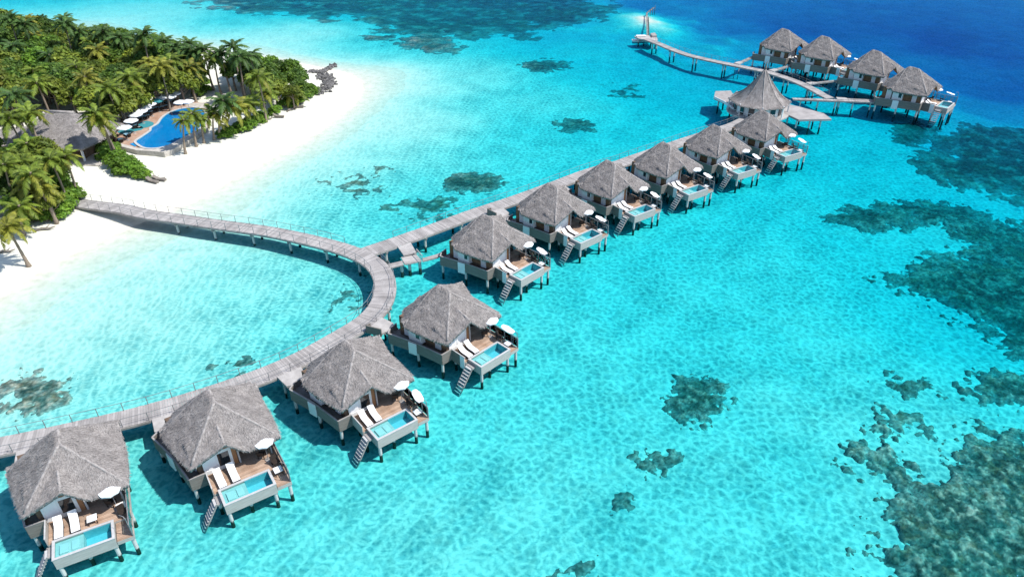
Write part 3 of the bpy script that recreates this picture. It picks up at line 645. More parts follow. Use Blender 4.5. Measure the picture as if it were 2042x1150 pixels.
    tr = MB(); tr.box(-.14, .14, .89, 1.71, -.03, .03); tme = tr.mesh('tread', M['coping'])
    for k in range(9):
        o = link(tme, 'tread', lad); o.location = a0.lerp(a1, (k + .6) / 9.2)
    lr = MB(); lr.box(-.42, -.03, .8, 1.8, 1.98, 2.1); lr.build('ladder_landing', M['greywood'], root)
    # right railing with glass
    railing(root, [(5.36, .06, DK - .2), (5.36, 2.0, DK - .2)], 1.25, 1.0, True)
    railing(root, [(5.36, 2.1, DK), (5.36, 5.9, DK)], 1.0, 1.3, True)
    # lamp arm at the corner
    q = MB(); q.tube([(5.3, .12, 2.0), (5.3, .12, 3.9), (5.2, .25, 4.1), (4.95, .5, 4.12)], [.03, .03, .025, .02], 6); q.build('lamp_arm', M['metal'], root)
    # piles
    pm = MB(); pm.tube([(0, 0, -4.5), (0, 0, 0)], [.15, .15], 10); pme = pm.mesh('pile', M['pile'])
    for (u, v, z) in ((.2, .2, 1.42), (3.95, .22, 1.42), (2.0, .9, 1.42), (5.2, .25, 1.62), (5.2, 3.2, 1.7), (-1.55, 4.25, 1.52), (-2.15, 7.5, 1.52), (-3.1, 10.8, 1.52), (.3, 4.3, 1.7), (2.2, 6.5, 1.74), (5.0, 7.5, 1.74), (5.0, 11, 1.74), (1.5, 10.8, 1.74), (-.2, 2.1, 1.7)):
        o = link(pme, 'pile', root); o.location = (u, v, z)
    return root

ROOF = thatch(villa_roof, VQ, 84, 88, .30, 20000, tl=.22, tw=.02, seed=2, cut=CUT)
VILLAS = [(-33.97, 32.64, 28.4), (-22.97, 37.65, 33.4), (-11.9, 44.9, 38.8), (-3.09, 55.01, 45.4), (1.09, 71.41, 45.9), (9.01, 80.41, 41.1), (17.24, 88.15, 36.5), (26.27, 95.13, 33.6), (35.71, 102.74, 31.8), (45.45, 109.82, 30.5)]
FAR = [(68.8, 165.6, 40), (76.0, 158.6, 43), (81.6, 145.6, 38), (84.6, 133.4, 47)]
VIL = {}
protoA = make_villa(1); protoB = make_villa(2)
used = {1: False, 2: False}
for k, (x, y, a) in enumerate(VILLAS + FAR):
    sty = 1 if k < 3 else 2; p = protoA if sty == 1 else protoB
    o = p if not used[sty] else copy_tree(p); used[sty] = True
    o.location = (x, y, 0); o.rotation_euler = (0, 0, math.radians(a)); VIL[k + 1] = o
    if k >= 10: o.scale = (1.12, 1.12, 1.12)      # the far villas are a size larger
    if k < 10: tag(o, f'thatched overwater villa with plunge pool, {ORD[k+1]} of the long row counted from the bottom left', 'villa', 'overwater villas along the curved boardwalk')
    else: tag(o, f'far thatched overwater villa by the dark blue sea, {ORD[k-9]} of four counted from the top', 'villa', 'far overwater villas at the upper right')

def loc(k, u, v, z=0):
    o = VIL[k]; a = o.rotation_euler.z; u, v, z = u * o.scale.x, v * o.scale.x, z * o.scale.x; return Vector((o.location.x + math.cos(a) * u - math.sin(a) * v, o.location.y + math.sin(a) * u + math.cos(a) * v, z))
def vph(k): return f'the {ORD[k]} villa from bottom left' if k <= 10 else f'the {ORD[k-10]} far villa from the top'

# ------------------------------------------------------------------ furniture on the decks
def make_lounger(cush, base):
    r = empty('sun_lounger')
    f = MB(); f.box(-.34, .34, -.98, .35, .18, .30)
    for x in (-.28, .28):
        for y in (-.9, .3): f.box(x - .05, x + .05, y - .05, y + .05, 0, .18)
    f.build('frame', base, r)
    f = MB(); f.beam((0, .36, .26), (0, .98, .66), .68, .07); f.beam((0, .75, .12), (0, .8, .5), .5, .05); f.build('backrest', base, r)
    prof = [(-1.0, .315), (-.6, .345), (-.2, .33), (.15, .33), (.36, .37), (.62, .52), (.98, .76), (1.0, .84)]
    c = MB()
    for (y0, z0), (y1, z1) in zip(prof, prof[1:]):
        c.quad((-.33, y0, z0 + .07), (.33, y0, z0 + .07), (.33, y1, z1 + .07), (-.33, y1, z1 + .07))
        c.quad((-.33, y0, z0), (-.33, y0, z0 + .07), (-.33, y1, z1 + .07), (-.33, y1, z1)); c.quad((.33, y0, z0 + .07), (.33, y0, z0), (.33, y1, z1), (.33, y1, z1 + .07))
    c.quad((-.33, -1, .315), (.33, -1, .315), (.33, -1, .385), (-.33, -1, .385)); c.build('cushion', cush, r)
    return r
def make_parasol(rad, h, canvas, sides=8, rise=.35):
    r = empty('parasol')
    p = MB(); p.tube([(0, 0, 0), (0, 0, h + rise + .08)], [.03, .03], 6); p.build('pole', M['metal'], r)
    c = MB(); n = sides * 2
    for k in range(n):
        a, b_ = 2 * math.pi * k / n, 2 * math.pi * (k + 1) / n
        ra = rad * (1 if k % 2 == 0 else .955); rb = rad * (1 if k % 2 == 1 else .955)
        za = h - (0 if k % 2 == 0 else -.05); zb = h - (0 if k % 2 == 1 else -.05)
        A, B_ = (ra * math.cos(a), ra * math.sin(a), za), (rb * math.cos(b_), rb * math.sin(b_), zb)
        c.quad((0, 0, h + rise), A, B_); c.quad(A, (A[0] * .985, A[1] * .985, za - .14), (B_[0] * .985, B_[1] * .985, zb - .14), B_)
    c.build('canopy', canvas, r)
    rb_ = MB(); rb_.tube([(.0, 0, h + rise - .05), (rad * .96, 0, h - .02)], [.012, .01], 4); rme = rb_.mesh('rib', M['metal'])
    for k in range(sides): o = link(rme, 'rib', r); o.rotation_euler.z = 2 * math.pi * k / sides
    b = MB(); b.tube([(0, 0, 0), (0, 0, .08)], [.28, .26], 12); b.build('base', M['greywood'], r)
    return r
def make_table():
    r = empty('side_table'); t = MB(); t.box(-.35, .35, -.35, .35, .42, .47); t.build('table_top', M['white'], r)
    l = MB(); l.box(-.03, .03, -.03, .03, 0, .42); lm = l.mesh('leg', M['wicker'])
    for x in (-.3, .3):
        for y in (-.3, .3): o = link(lm, 'leg', r); o.location = (x, y, 0)
    return r
def make_sail():
    # cantilevered white shade tilted over the end of the deck
    r = empty('tilted_sunshade')
    p = MB(); p.tube([(.1, -.75, 0), (.1, -.75, 1.75), (0, -.2, 1.98)], [.035, .035, .03], 6); p.build('pole', M['metal'], r)
    c = MB(); n = 9
    for i in range(n):
        for j in range(4):
            def q(i, j):
                y = -.95 + 2.0 * i / n; x = -.55 + 1.1 * j / 4; round_ = (1 - abs(2 * i / n - 1) ** 4) ** .5 if i not in (0, n) else .55
                return (x * max(round_, .55), y, 1.98 + .10 * math.cos(x * 2.2) + .16 * (y + .4) + .03 * math.sin(i * 1.4))
            c.quad(q(i, j), q(i + 1, j), q(i + 1, j + 1), q(i, j + 1))
    c.build('canopy', M['canvas'], r, True)
    return r
def make_chair():
    r = empty('deck_chair'); s = MB(); s.box(-.28, .28, -.28, .28, .36, .44); s.build('seat', M['wicker'], r)
    s = MB(); s.beam((0, .28, .42), (0, .38, .88), .56, .06); s.build('backrest', M['wicker'], r)
    l = MB(); l.box(-.03, .03, -.03, .03, 0, .36); lm = l.mesh('leg', M['wicker'])
    for x in (-.24, .24):
        for y in (-.24, .24): o = link(lm, 'leg', r); o.location = (x, y, 0)
    return r
P_L = make_lounger(M['cushion'], M['wicker']); P_L.scale = (.92, .92, .92); P_P = make_parasol(.85, 2.2, M['canvas'], 8, .25); P_T = make_table(); P_S = make_sail(); P_S.scale = (.72, .78, .92); P_C = make_chair()
first = {}
def place(proto, p, rz, label, cat, group, name=None):
    key = proto.name
    if key not in first: first[key] = 1; o = proto
    else: o = copy_tree(proto)
    o.location = p; o.rotation_euler = (0, 0, rz); tag(o, label, cat, group); return o
for k in range(1, 15):
    a = VIL[k].rotation_euler.z; vp = vph(k); j = random.uniform
    place(P_L, loc(k, .45 + j(-.05, .05), 2.96, DK), a + j(-.06, .06), f'white sun lounger nearer the ladder on {vp}', 'sun lounger', 'white sun loungers on the villa decks')
    place(P_L, loc(k, 1.5 + j(-.08, .08), 3.02, DK), a + j(-.08, .08), f'white sun lounger nearer the parasol on {vp}', 'sun lounger', 'white sun loungers on the villa decks')
    place(P_P, loc(k, 4.5, 3.3, DK), a, f'round white parasol tucked beside the roof edge of {vp}', 'parasol', 'white parasols on the villa decks')
    place(P_C, loc(k, 4.15, 3.9, DK), a + 2.6, f'dark wicker chair under the parasol of {vp}', 'chair', 'wicker chairs under the parasols')
    place(P_C, loc(k, 4.9, 2.35, DK), a + .3, f'dark wicker chair at the railing of {vp}', 'chair', 'wicker chairs under the parasols')
    if k == 1: place(P_T, loc(1, 2.75, 2.75, DK), a, 'white square ottoman table in the middle of the deck of the first villa', 'table', 'deck tables')
    if k == 1: place(P_T, loc(k, 4.85, 3.0, DK + .0), a + .2, 'white square table under the parasol of the first villa', 'table', 'deck tables')
    elif k == 2: place(P_T, loc(k, 4.8, 1.5, DK - .2), a, 'white square table on the lower deck of the second villa', 'table', 'deck tables')
    else:
        place(P_T, loc(k, 4.75, .95, DK - .2), a, f'white square table on the lower deck of {vp}', 'table', 'deck tables')
        place(P_S, loc(k, 5.12, 1.25, DK - .2), a + j(-.15, .15), f'tilted white sunshade over the lower deck of {vp}', 'sunshade', 'white sunshades at the deck ends')

# ------------------------------------------------------------------ boardwalks
def smooth_line(pts, step):
    pts = [Vector(p) for p in pts]; P = [pts[0] * 2 - pts[1]] + pts + [pts[-1] * 2 - pts[-2]]; out = []
    for k in range(1, len(P) - 2):
        p0, p1, p2, p3 = P[k - 1:k + 3]
        for i in range(24):
            t = i / 24; out.append(.5 * ((2 * p1) + (p2 - p0) * t + (2 * p0 - 5 * p1 + 4 * p2 - p3) * t * t + (3 * p1 - p0 - 3 * p2 + p3) * t ** 3))
    out.append(pts[-1]); res = [out[0]]; acc = 0
    for a, b_ in zip(out, out[1:]):
        L = (b_ - a).length; d = step - acc
        while d <= L: res.append(a.lerp(b_, d / L)); d += step
        acc = (acc + L) % step if L < step - acc else L - (d - step)
    return res

def boardwalk(label, pts, width, zfun, rails=(1, 1), pile_step=5.0, rail_h=.95, post_step=2.2, skip_rail=None, step=.24, pile_from=0.0):
    line = smooth_line(pts, step); n = len(line)
    root = empty('boardwalk', line[0]); tag(root, label, 'boardwalk', 'wooden boardwalks')
    inv = Vector(line[0])
    nor = []
    for k in range(n):
        d = (line[min(k + 4, n - 1)] - line[max(k - 4, 0)]); d.z = 0; d.normalize(); nor.append((d, Vector((-d.y, d.x, 0))))
    zs = [zfun(k / (n - 1)) for k in range(n)]
    mb = MB(); hw = width / 2
    for k in range(n - 1):
        a, b_ = line[k], line[k + 1]; na, nb = nor[k][1], nor[k + 1][1]; g = .055
        z = zs[k] + random.uniform(-.006, .008); e = random.uniform(-.03, .03)
        b2 = a.lerp(b_, 1 - g); nb2 = na.lerp(nb, 1 - g); l0 = len(mb.v)
        for p, q in ((a, na), (b2, nb2)):
            for s_ in (-1, 1):
                w_ = p + q * s_ * (hw + e) - inv; mb.v += [(w_.x, w_.y, z - .05), (w_.x, w_.y, z)]
        for f in ((1, 3, 7, 5), (0, 4, 6, 2), (0, 2, 3, 1), (4, 5, 7, 6), (0, 1, 5, 4), (2, 6, 7, 3)): mb.f.append(tuple(l0 + i for i in f)); mb.mi.append(0)
    o = mb.build('deck_boards', M['board'], root); o['kind'] = 'stuff'
    for s_, off in ((1, hw + .03), (-1, hw + .03), (1, .45), (-1, .45)):
        f = MB(); q = 6
        for k in range(0, n - 1, q):
            e = min(k + q, n - 1); a = line[k] + nor[k][1] * off * s_ - inv; b_ = line[e] + nor[e][1] * off * s_ - inv
            hgt = .22; a.z = zs[k] - .06 - hgt / 2; b_.z = zs[e] - .06 - hgt / 2; f.beam(a, b_, .09, hgt)
        f.build('edge_beam' if off > .6 else 'joist', M['greywood'], root)
    pm = MB(); pm.box(-.025, .025, -.025, .025, -.15, rail_h - .02); pme = pm.mesh('railing_post', M['metal'])
    ps = max(1, round(post_step / step)); qs = max(1, round(pile_step / step))
    for s_ in (1, -1):
        if not rails[0 if s_ == 1 else 1]: continue
        r = MB(); last = None
        for k in list(range(ps // 2, n, ps)):
            p = line[k] + nor[k][1] * s_ * (hw - .07) - inv; p.z = zs[k]
            if skip_rail and skip_rail(s_, line[k]): last = None; continue
            po = link(pme, 'railing_post', root); po.location = p
            if last is not None:
                for hh, wd in ((rail_h, .04), (rail_h * .55, .018)): r.beam(last + Vector((0, 0, hh)), p + Vector((0, 0, hh)), wd, wd * .8)
            last = p
        if r.v: r.build('handrail', M['metal'], root)
    qm = MB(); qm.tube([(0, 0, -4.6), (0, 0, -.28)], [.17, .17], 8); qme = qm.mesh('pile', M['pile'])
    cb = MB(); cb.box(-.12, .12, -hw - .1, hw + .1, -.52, -.30); cme = cb.mesh('cross_beam', M['greywood'])
    for k in range(qs // 2, n, qs):
        if k / n < pile_from: continue
        ang = math.atan2(nor[k][0].y, nor[k][0].x)
        for s_ in (1, -1):
            p = line[k] + nor[k][1] * s_ * (hw - .3) - inv; p.z = zs[k]; po = link(qme, 'pile', root); po.location = p
        co = link(cme, 'cross_beam', root); co.location = line[k] - inv + Vector((0, 0, zs[k])); co.rotation_euler.z = ang
    root.location = (inv.x, inv.y, 0)
    return line

BZ = 2.15
mid = [(141, 402), (190, 410), (240, 417.5), (292, 426.3), (352, 434.7), (413, 443.9), (474, 452), (535, 460.5), (595, 472.5), (656, 487), (706, 503), (741, 521), (760, 541), (768, 567), (763, 597), (747, 622), (719, 646),
       (655, 684), (592, 718), (512, 752), (386, 795), (256, 832), (62, 876), (-2, 889), (-160, 922)]
def flat(p): p = Vector(p); p.z = 0; return p
def mz(i): return 1.25 + (BZ - 1.25) * min(1, i / 3.0)
LM_pts = [flat(at(x, y, mz(i))) for i, (x, y) in enumerate(mid)]
right = [(722, 504), (790, 481), (881, 448.5), (938, 427), (1028, 397), (1109, 367.5), (1176, 342.5), (1228, 328), (1264, 315.5), (1344, 288), (1380, 276), (1456, 252), (1492, 236)]
LR_pts = [flat(at(x, y, BZ)) for x, y in right]
junc = LR_pts[0].lerp(LR_pts[1], .3)
def skip_main(s_, p):
    # side openings where the straight boardwalk branches off
    return s_ == 1 and (p - junc).length < 3.2
L_MAIN = boardwalk('grey plank boardwalk curving from the beach round past the nearest villas', LM_pts, 2.5, lambda t: 1.25 + (BZ - 1.25) * min(1, t / .1), (1, 1), 6.0, skip_rail=skip_main, pile_from=.16)
L_RIGHT = boardwalk('straight grey plank boardwalk running behind the fifth to tenth villas', LR_pts, 2.5, lambda t: BZ - .03, (1, 0), 6.0, skip_rail=lambda s_, p: (p - junc).length < 3.0)
zfar = lambda x, y: (1240 + x / 4.4227, y / 4.4227)
farl = [zfar(*q) for q in [(215, 342), (330, 386), (450, 436), (570, 479), (700, 512), (850, 545), (1000, 575), (1150, 605), (1280, 632), (1400, 668), (1550, 722), (1680, 782), (1780, 838), (1842, 868)]]
L_FAR = boardwalk('long thin boardwalk curving from the sandbank jetty past the pavilion', [flat(at(x, y, BZ)) for x, y in farl], 1.9, lambda t: BZ, (1, 0), 8.0, step=.3)

def nearest(line, p):
    p = flat(p); return min(line, key=lambda q: (q - p).length)
# entrance bridges from the boardwalks to the villas, with a pale landing
for k in range(1, 15):
    if k == 5: continue
    line = L_MAIN if k <= 4 else (L_RIGHT if k <= 10 else L_FAR)
    e = loc(k, -2.1, 11.55, 0); q = nearest(line, e); d = (q - e); L = d.length
    if L < 2.0: d = loc(k, -2.1, 15) - e; L = 3.2
    d.normalize(); nrm = Vector((-d.y, d.x, 0)); Lb = max(.8, L - 1.25)
    r = empty('entrance_bridge', (e.x, e.y, 0), math.atan2(d.y, d.x)); tag(r, f'short entrance bridge leading from the boardwalk to {vph(k)}', 'footbridge', 'entrance bridges of the villas')
    mb = MB(); x = 0.0
    lo, w_ = max(0.0, Lb - 2.1), .7; sy = .55 if k > 10 else 1.0; r.scale = (1, sy, 1)
    while x < lo - .1: mb.box(x, x + .2, -.65, .65, DK - .09, DK - .03 + random.uniform(0, .008)); x += .24
    if mb.v: mb.build('deck_boards', M['greywood'], r)['kind'] = 'stuff'
    mb = MB(); mb.box(0, max(lo, .3), -.68, -.6, DK - .3, DK - .1); mb.box(0, max(lo, .3), .6, .68, DK - .3, DK - .1); mb.build('edge_beam', M['greywood'], r)
    mb = MB(); mb.prism([(lo, -.5), (lo + .3, -1.1), (Lb, -1.35), (Lb, 1.2), (lo + .2, 1.05), (lo, .5)], DK - .22, DK + .02); mb.build('landing', M['paleboard'], r)
    if 5 < k <= 10 or k == 4:
        mb = MB(); mb.beam((lo + .1, 1.25, DK + .25), (Lb - .1, 1.45, DK + .25), .14, 1.0); mb.beam((Lb - .1, 1.45, DK + .25), (Lb - .25, .9, DK + .25), .12, 1.0); mb.build('screen_wall', M['cladding'], r)
    mb = MB(); mb.tube([(0, 0, -4), (0, 0, 0)], [.12, .12], 8); pme = mb.mesh('pile', M['pile'])
    for s_ in (-.9, .9): o = link(pme, 'pile', r); o.location = (Lb - .6, s_, DK - .2)
# double platform at the fork of the boardwalks (entrance of the fifth villa)
z8 = lambda x, y: (660 + x / 4.4214, 440 + y / 4.4214)
def px_poly(ps, z): return [tuple(at(*p, z)[:2]) for p in ps]
pf = empty('fork_platform', flat(at(*z8(690, 290), BZ))); tag(pf, 'pale stepped plank platform beside the fork of the two boardwalks', 'platform')
off = Vector(pf.location)
def rel(ps): return [(x - off.x, y - off.y) for x, y in ps]
for nm, ps, z, th, mm in (('upper_deck', [z8(588, 228), z8(702, 190), z8(752, 278), z8(640, 302)], BZ - .02, .2, 'paleboard'), ('lower_deck', [z8(618, 322), z8(742, 284), z8(800, 352), z8(650, 382)], BZ - .35, .2, 'paleboard'),
                          ('side_bridge', [z8(498, 382), z8(628, 352), z8(642, 386), z8(522, 416)], BZ - .4, .16, 'greywood'), ('villa_bridge', [z8(806, 330), z8(930, 296), z8(1010, 258), z8(1016, 280), z8(940, 322), z8(806, 356)], BZ - .36, .18, 'greywood')):
    poly = rel(px_poly(ps, z)); mb = MB()
    a, b_, c_, d_ = [Vector((*q, 0)) for q in (poly[0], poly[1], poly[-2], poly[-1])] if len(poly) == 4 else (None,) * 4
    if a is not None:
        L = max((d_ - a).length, (c_ - b_).length); nb = max(2, int(L / .22))
        for i in range(nb):
            t0, t1 = i / nb, (i + .92) / nb
            mb.prism([tuple(a.lerp(d_, t0)[:2]), tuple(b_.lerp(c_, t0)[:2]), tuple(b_.lerp(c_, t1)[:2]), tuple(a.lerp(d_, t1)[:2])], z - .06, z + random.uniform(-.01, .01))
        mb.prism(poly, z - th, z - .07)
    else: mb.prism(poly, z - th, z)
    mb.build(nm, M[mm], pf)
mb = MB(); mb.tube([(0, 0, -4.5), (0, 0, 0)], [.2, .2], 8); pme = mb.mesh('pile', M['pile'])
for q in ((690, 360), (780, 345), (620, 375), (700, 250)):
    p = at(*z8(*q), BZ - .5); o = link(pme, 'pile', pf); o.location = (p.x - off.x, p.y - off.y, BZ - .52)
railing(pf, [(*rel(px_poly([z8(756, 284)], BZ))[0], BZ - .3), (*rel(px_poly([z8(806, 340)], BZ))[0], BZ - .3)], .9, .5, m=M['paleboard'])

# ------------------------------------------------------------------ pavilion with swept conical roof
pc = at(1516, 192, 5.0); pav = empty('pavilion', (pc.x, pc.y, 0)); tag(pav, 'pavilion with tall pointed swept thatched roof on its own deck', 'pavilion')
NS = 8; rot0 = math.radians(12)
def poly_r(th): k = math.pi / NS; a = (th - rot0 + k) % (2 * k) - k; return math.cos(k) / np.cos(a)
rg = np.random.default_rng(5); nr, na = 34, 96
ang = np.linspace(0, 2 * math.pi, na, endpoint=False)
def cone_z(f): return 4.3 + 6.0 * (1 - f) ** 1.55 + .0 * f
V = []; R_ = 5.9
for i in range(nr + 1):
    f = i / nr; 
    for a in ang:
        rr = R_ * f * (poly_r(a) if f > .05 else 1); V.append((rr * math.cos(a), rr * math.sin(a), cone_z(f) + (rg.random() - .5) * .08))
for a in ang: rr = R_ * .97 * poly_r(a); V.append((rr * math.cos(a), rr * math.sin(a), cone_z(1) - .3))
V.append((0, 0, 7.5)); Fq = []
for i in range(nr + 1):
    for j in range(na): q = (j + 1) % na; Fq.append((i * na + j, (i + 1) * na + j, (i + 1) * na + q, i * na + q))
for j in range(na): q = (j + 1) % na; Fq.append(((nr + 1) * na + j, len(V) - 1, len(V) - 1, (nr + 1) * na + q))
mb = MB(); mb.v = V; mb.f = [f if f[1] != f[2] else (f[0], f[1], f[3]) for f in Fq]; mb.mi = [0] * len(Fq)
proof = mb.build('thatched_roof', M['thatch'], pav)
sv = []
for _ in range(11000):
    f = math.sqrt(rg.random()); a = rg.random() * 6.2832; rr = R_ * f * poly_r(a); z = cone_z(f) + .03; f2 = min(1.03, f + rg.uniform(.04, .09)); r2 = R_ * f2 * poly_r(a); z2 = cone_z(min(f2, 1)) + .04 - max(0, f2 - 1) * 6; dw = rg.uniform(.015, .04) / max(rr, .5)
    sv += [(rr * math.cos(a - dw), rr * math.sin(a - dw), z), (rr * math.cos(a + dw), rr * math.sin(a + dw), z), (r2 * math.cos(a + dw * .5), r2 * math.sin(a + dw * .5), z2), (r2 * math.cos(a - dw * .5), r2 * math.sin(a - dw * .5), z2)]
stm = np_mesh('straw', np.array(sv), np.arange(len(sv)).reshape(-1, 4)); stm.materials.append(M['straw']); link(stm, 'straw_layer', proof)['kind'] = 'stuff'
mb = MB()
for k in range(NS):
    a = rot0 + (2 * k + 1) * math.pi / NS
    mb.tube([((R_ * f / math.cos(math.pi / NS) if False else R_ * f) * math.cos(a), R_ * f * math.sin(a), cone_z(f)) for f in np.linspace(.02, .99, 12)], [.09] * 12, 6)
mb.build('ridge_cap', M['straw'], proof, True)
mb = MB(); mb.tube([(0, 0, 10.2), (0, 0, 11.1), (.15, .1, 11.6)], [.22, .12, .04], 8); mb.tube([(0, 0, 10.9), (-.35, 0, 11.3)], [.05, .03], 5); mb.build('finial', M['drift'], proof)
mb = MB(); mb.tube([(0, 0, DK), (0, 0, 4.6)], [4.6, 4.6], 16); mb.build('wall', M['white'], pav)
for k in range(14):
    a = 2 * math.pi * k / 14 + .1; q = MB(); q.box(4.56, 4.66, -.52, .52, DK + .1, 4.25); o = q.build('arched_door' if k % 2 else 'window', M['darkglass'], pav); o.rotation_euler.z = a
for k in range(NS):
    a = rot0 + (2 * k + 1) * math.pi / NS; q = MB(); q.box(5.5, 5.7, -.1, .1, DK, 4.5); o = q.build('post', M['white'], pav); o.rotation_euler.z = a
lp = lambda x, y, z=DK: (lambda p: (p.x - pc.x, p.y - pc.y))(at(1240 + x / 4.4227, y / 4.4227, z))
for nm, ps, mm in (('right_deck', [(1400, 905), (1560, 940), (1780, 1000), (1850, 1050), (1790, 1052), (1560, 1056), (1440, 1000)], 'board'), ('left_deck', [(825, 805), (960, 800), (1000, 860), (960, 925), (900, 900), (812, 862)], 'greywood')):
    mb = MB(); mb.prism([lp(*q) for q in ps], DK - .35, DK); mb.build(nm, M[mm], pav)
mb = MB(); mb.tube([(0, 0, DK - .3), (0, 0, DK - .02)], [5.9, 5.9], 24); mb.build('round_deck', M['paleboard'], pav)
ring = [(5.8 * math.cos(a), 5.8 * math.sin(a), DK) for a in np.linspace(math.pi * .95, math.pi * 1.6, 9)]
railing(pav, ring, .95, 2.0, m=M['white'])
mb = MB()
for p0, p1 in (((815, 865), (900, 905)), ((900, 905), (1010, 985)), ((1010, 985), (1130, 1010))):
    a, b_ = lp(*p0), lp(*p1); mb.beam((*a, DK + .1), (*b_, DK + .1), .12, .5)
mb.build('low_parapet', M['white'], pav)
mb = MB(); mb.tube([(0, 0, -5), (0, 0, 0)], [.16, .16], 8); pme = mb.mesh('pile', M['pile'])
for q in ((1560, 1050), (1680, 1050), (1780, 1045), (1600, 960), (1720, 1000), (1480, 1010), (850, 860), (900, 830), (960, 910), (1050, 1000), (1150, 960), (1250, 1000), (1350, 980)):
    o = link(pme, 'pile', pav); x, y = lp(*q); o.location = (x * .97, y * .97, DK - .36)
# foot bridge from the pavilion to the nearest far villa
zg = lambda x, y: (1420 + x / 4.084, 40 + y / 4.084)
a, b_ = at(*zg(655, 640), BZ), at(*zg(1370, 664), BZ); d = b_ - a
r = empty('narrow_footbridge', (a.x, a.y, 0), math.atan2(d.y, d.x)); tag(r, 'narrow straight footbridge between the pavilion and the nearest far villa', 'footbridge')
mb = MB(); x = 0
while x < d.length: mb.box(x, x + .22, -.55, .55, BZ - .08, BZ - .02 + random.uniform(0, .01)); x += .25
mb.build('deck_boards', M['board'], r)['kind'] = 'stuff'
mb = MB(); mb.box(0, d.length, -.6, -.5, BZ - .3, BZ - .09); mb.box(0, d.length, .5, .6, BZ - .3, BZ - .09); mb.build('edge_beam', M['greywood'], r)
for k in range(5): o = link(pme, 'pile', r); o.location = (d.length * (k + .5) / 5, 0, BZ - .31)

# ------------------------------------------------------------------ jetty, boat and pier at the sandbank
jp = flat(at(*zfar(225, 330), 1.4)); jt = empty('jetty_platform', jp); tag(jt, 'weathered jetty platform at the far end of the thin boardwalk', 'jetty')
def jl(x, y, z=1.6): p = at(*zfar(x, y), z); return (p.x - jp.x, p.y - jp.y)
mb = MB(); mb.prism([jl(110, 322), jl(200, 310), jl(300, 320), jl(318, 350), jl(290, 364), jl(150, 342)], 1.3, 1.62); mb.build('deck', M['paleboard'], jt)
mb = MB(); mb.prism([jl(250, 312), jl(290, 306), jl(308, 332), jl(266, 334)], 1.63, 2.1); mb.build('shelter', M['greywood'], jt)
for q in ((150, 335), (200, 325), (260, 340), (300, 345)): o = link(pme, 'pile', jt); x, y = jl(*q); o.location = (x, y, 1.29)
pa, pb_ = at(*zfar(228, 305), 1.5), at(*zfar(220, 120), 1.2); pd = at(*zfar(282, 72), 1.2)
r = empty('sandbank_pier', (pa.x, pa.y, 0)); tag(r, 'narrow wooden pier crossing the small far sandbank', 'pier')
mb = MB()
for a, b_, n in ((pa, pb_, 60), (pb_, pd, 30)):
    for k in range(n):
        p, q = a.lerp(b_, k / n), a.lerp(b_, (k + .85) / n); mb.beam((p.x - pa.x, p.y - pa.y, 1.3 + random.uniform(0, .05)), (q.x - pa.x, q.y - pa.y, 1.3), .5, .08)
mb.build('deck_boards', M['greywood'], r)['kind'] = 'stuff'
mb = MB(); mb.tube([(0, 0, -4), (0, 0, 0)], [.1, .1], 6); pm2 = mb.mesh('post', M['drift'])
for k in range(12):
    t = k / 11; p = pa.lerp(pb_, t) if k < 9 else pb_.lerp(pd, (k - 8) / 3); o = link(pm2, 'post', r); o.location = (p.x - pa.x + .4, p.y - pa.y, 1.9)
bp = at(*zfar(176, 366), .3); boat = empty('motor_boat', (bp.x, bp.y, 0), .1); tag(boat, 'small white motor boat moored at the jetty platform', 'boat')
mb = MB(); secs = [(-2.6, .85, .0), (-1, 1.05, -.05), (.8, .95, 0), (2.2, .5, .1), (3.0, .04, .25)]
for (x0, w0, k0), (x1, w1, k1) in zip(secs, secs[1:]):
    for s_ in (1, -1):
        mb.quad((x0, 0, k0 - .25), (x1, 0, k1 - .25), (x1, w1 * s_ * .8, k1 + .15), (x0, w0 * s_ * .8, k0 + .15)); mb.quad((x0, w0 * s_ * .8, k0 + .15), (x1, w1 * s_ * .8, k1 + .15), (x1, w1 * s_, .75 + k1), (x0, w0 * s_, .75 + k0))
    mb.quad((x0, -w0, .68 + k0), (x1, -w1, .68 + k1), (x1, w1, .68 + k1), (x0, w0, .68 + k0))
mb.quad((-2.6, -.85, .75), (-2.6, .85, .75), (-2.6, .68, .1), (-2.6, -.68, .1)); mb.build('hull', M['white'], boat)
mb = MB(); mb.box(-1.2, .8, -.6, .6, .69, 1.25); mb.build('cabin', M['white'], boat)
mb = MB(); mb.box(-1.6, .9, -.75, .75, 1.75, 1.82)
for x in (-1.5, .8):
    for y in (-.68, .68): mb.box(x - .03, x + .03, y - .03, y + .03, .69, 1.75)
mb.build('canopy', M['canvas'], boat)

# ------------------------------------------------------------------ island: swimming pool terrace
z1 = lambda x, y: (230 + x / 5.75, 130 + y / 5.75)
TZ = 2.0
tp = flat(at(*z1(500, 700), TZ)); ter = empty('pool_terrace', tp); tag(ter, 'red brown paved pool terrace between the trees and the beach', 'terrace')
def tl(ps, z): return [(p.x - tp.x, p.y - tp.y) for p in (at(*z1(*q), z) for q in ps)]
mb = MB(); mb.prism(tl([(45, 930), (-10, 850), (60, 640), (210, 540), (420, 430), (560, 370), (720, 380), (900, 420), (1060, 440), (1090, 520), (1050, 700), (860, 830), (640, 950), (480, 985), (250, 975)], TZ), -.2, TZ)
mb.build('paving', M['terrace'], ter)
outer = tl([(45, 935), (250, 985), (480, 1000), (560, 1010), (660, 975), (880, 850), (1060, 715), (1050, 690), (860, 815), (640, 930), (480, 968), (250, 955), (60, 905)], TZ)
mb = MB(); mb.prism(outer, -.2, TZ + .14); mb.build('retaining_wall', M['stone'], ter)
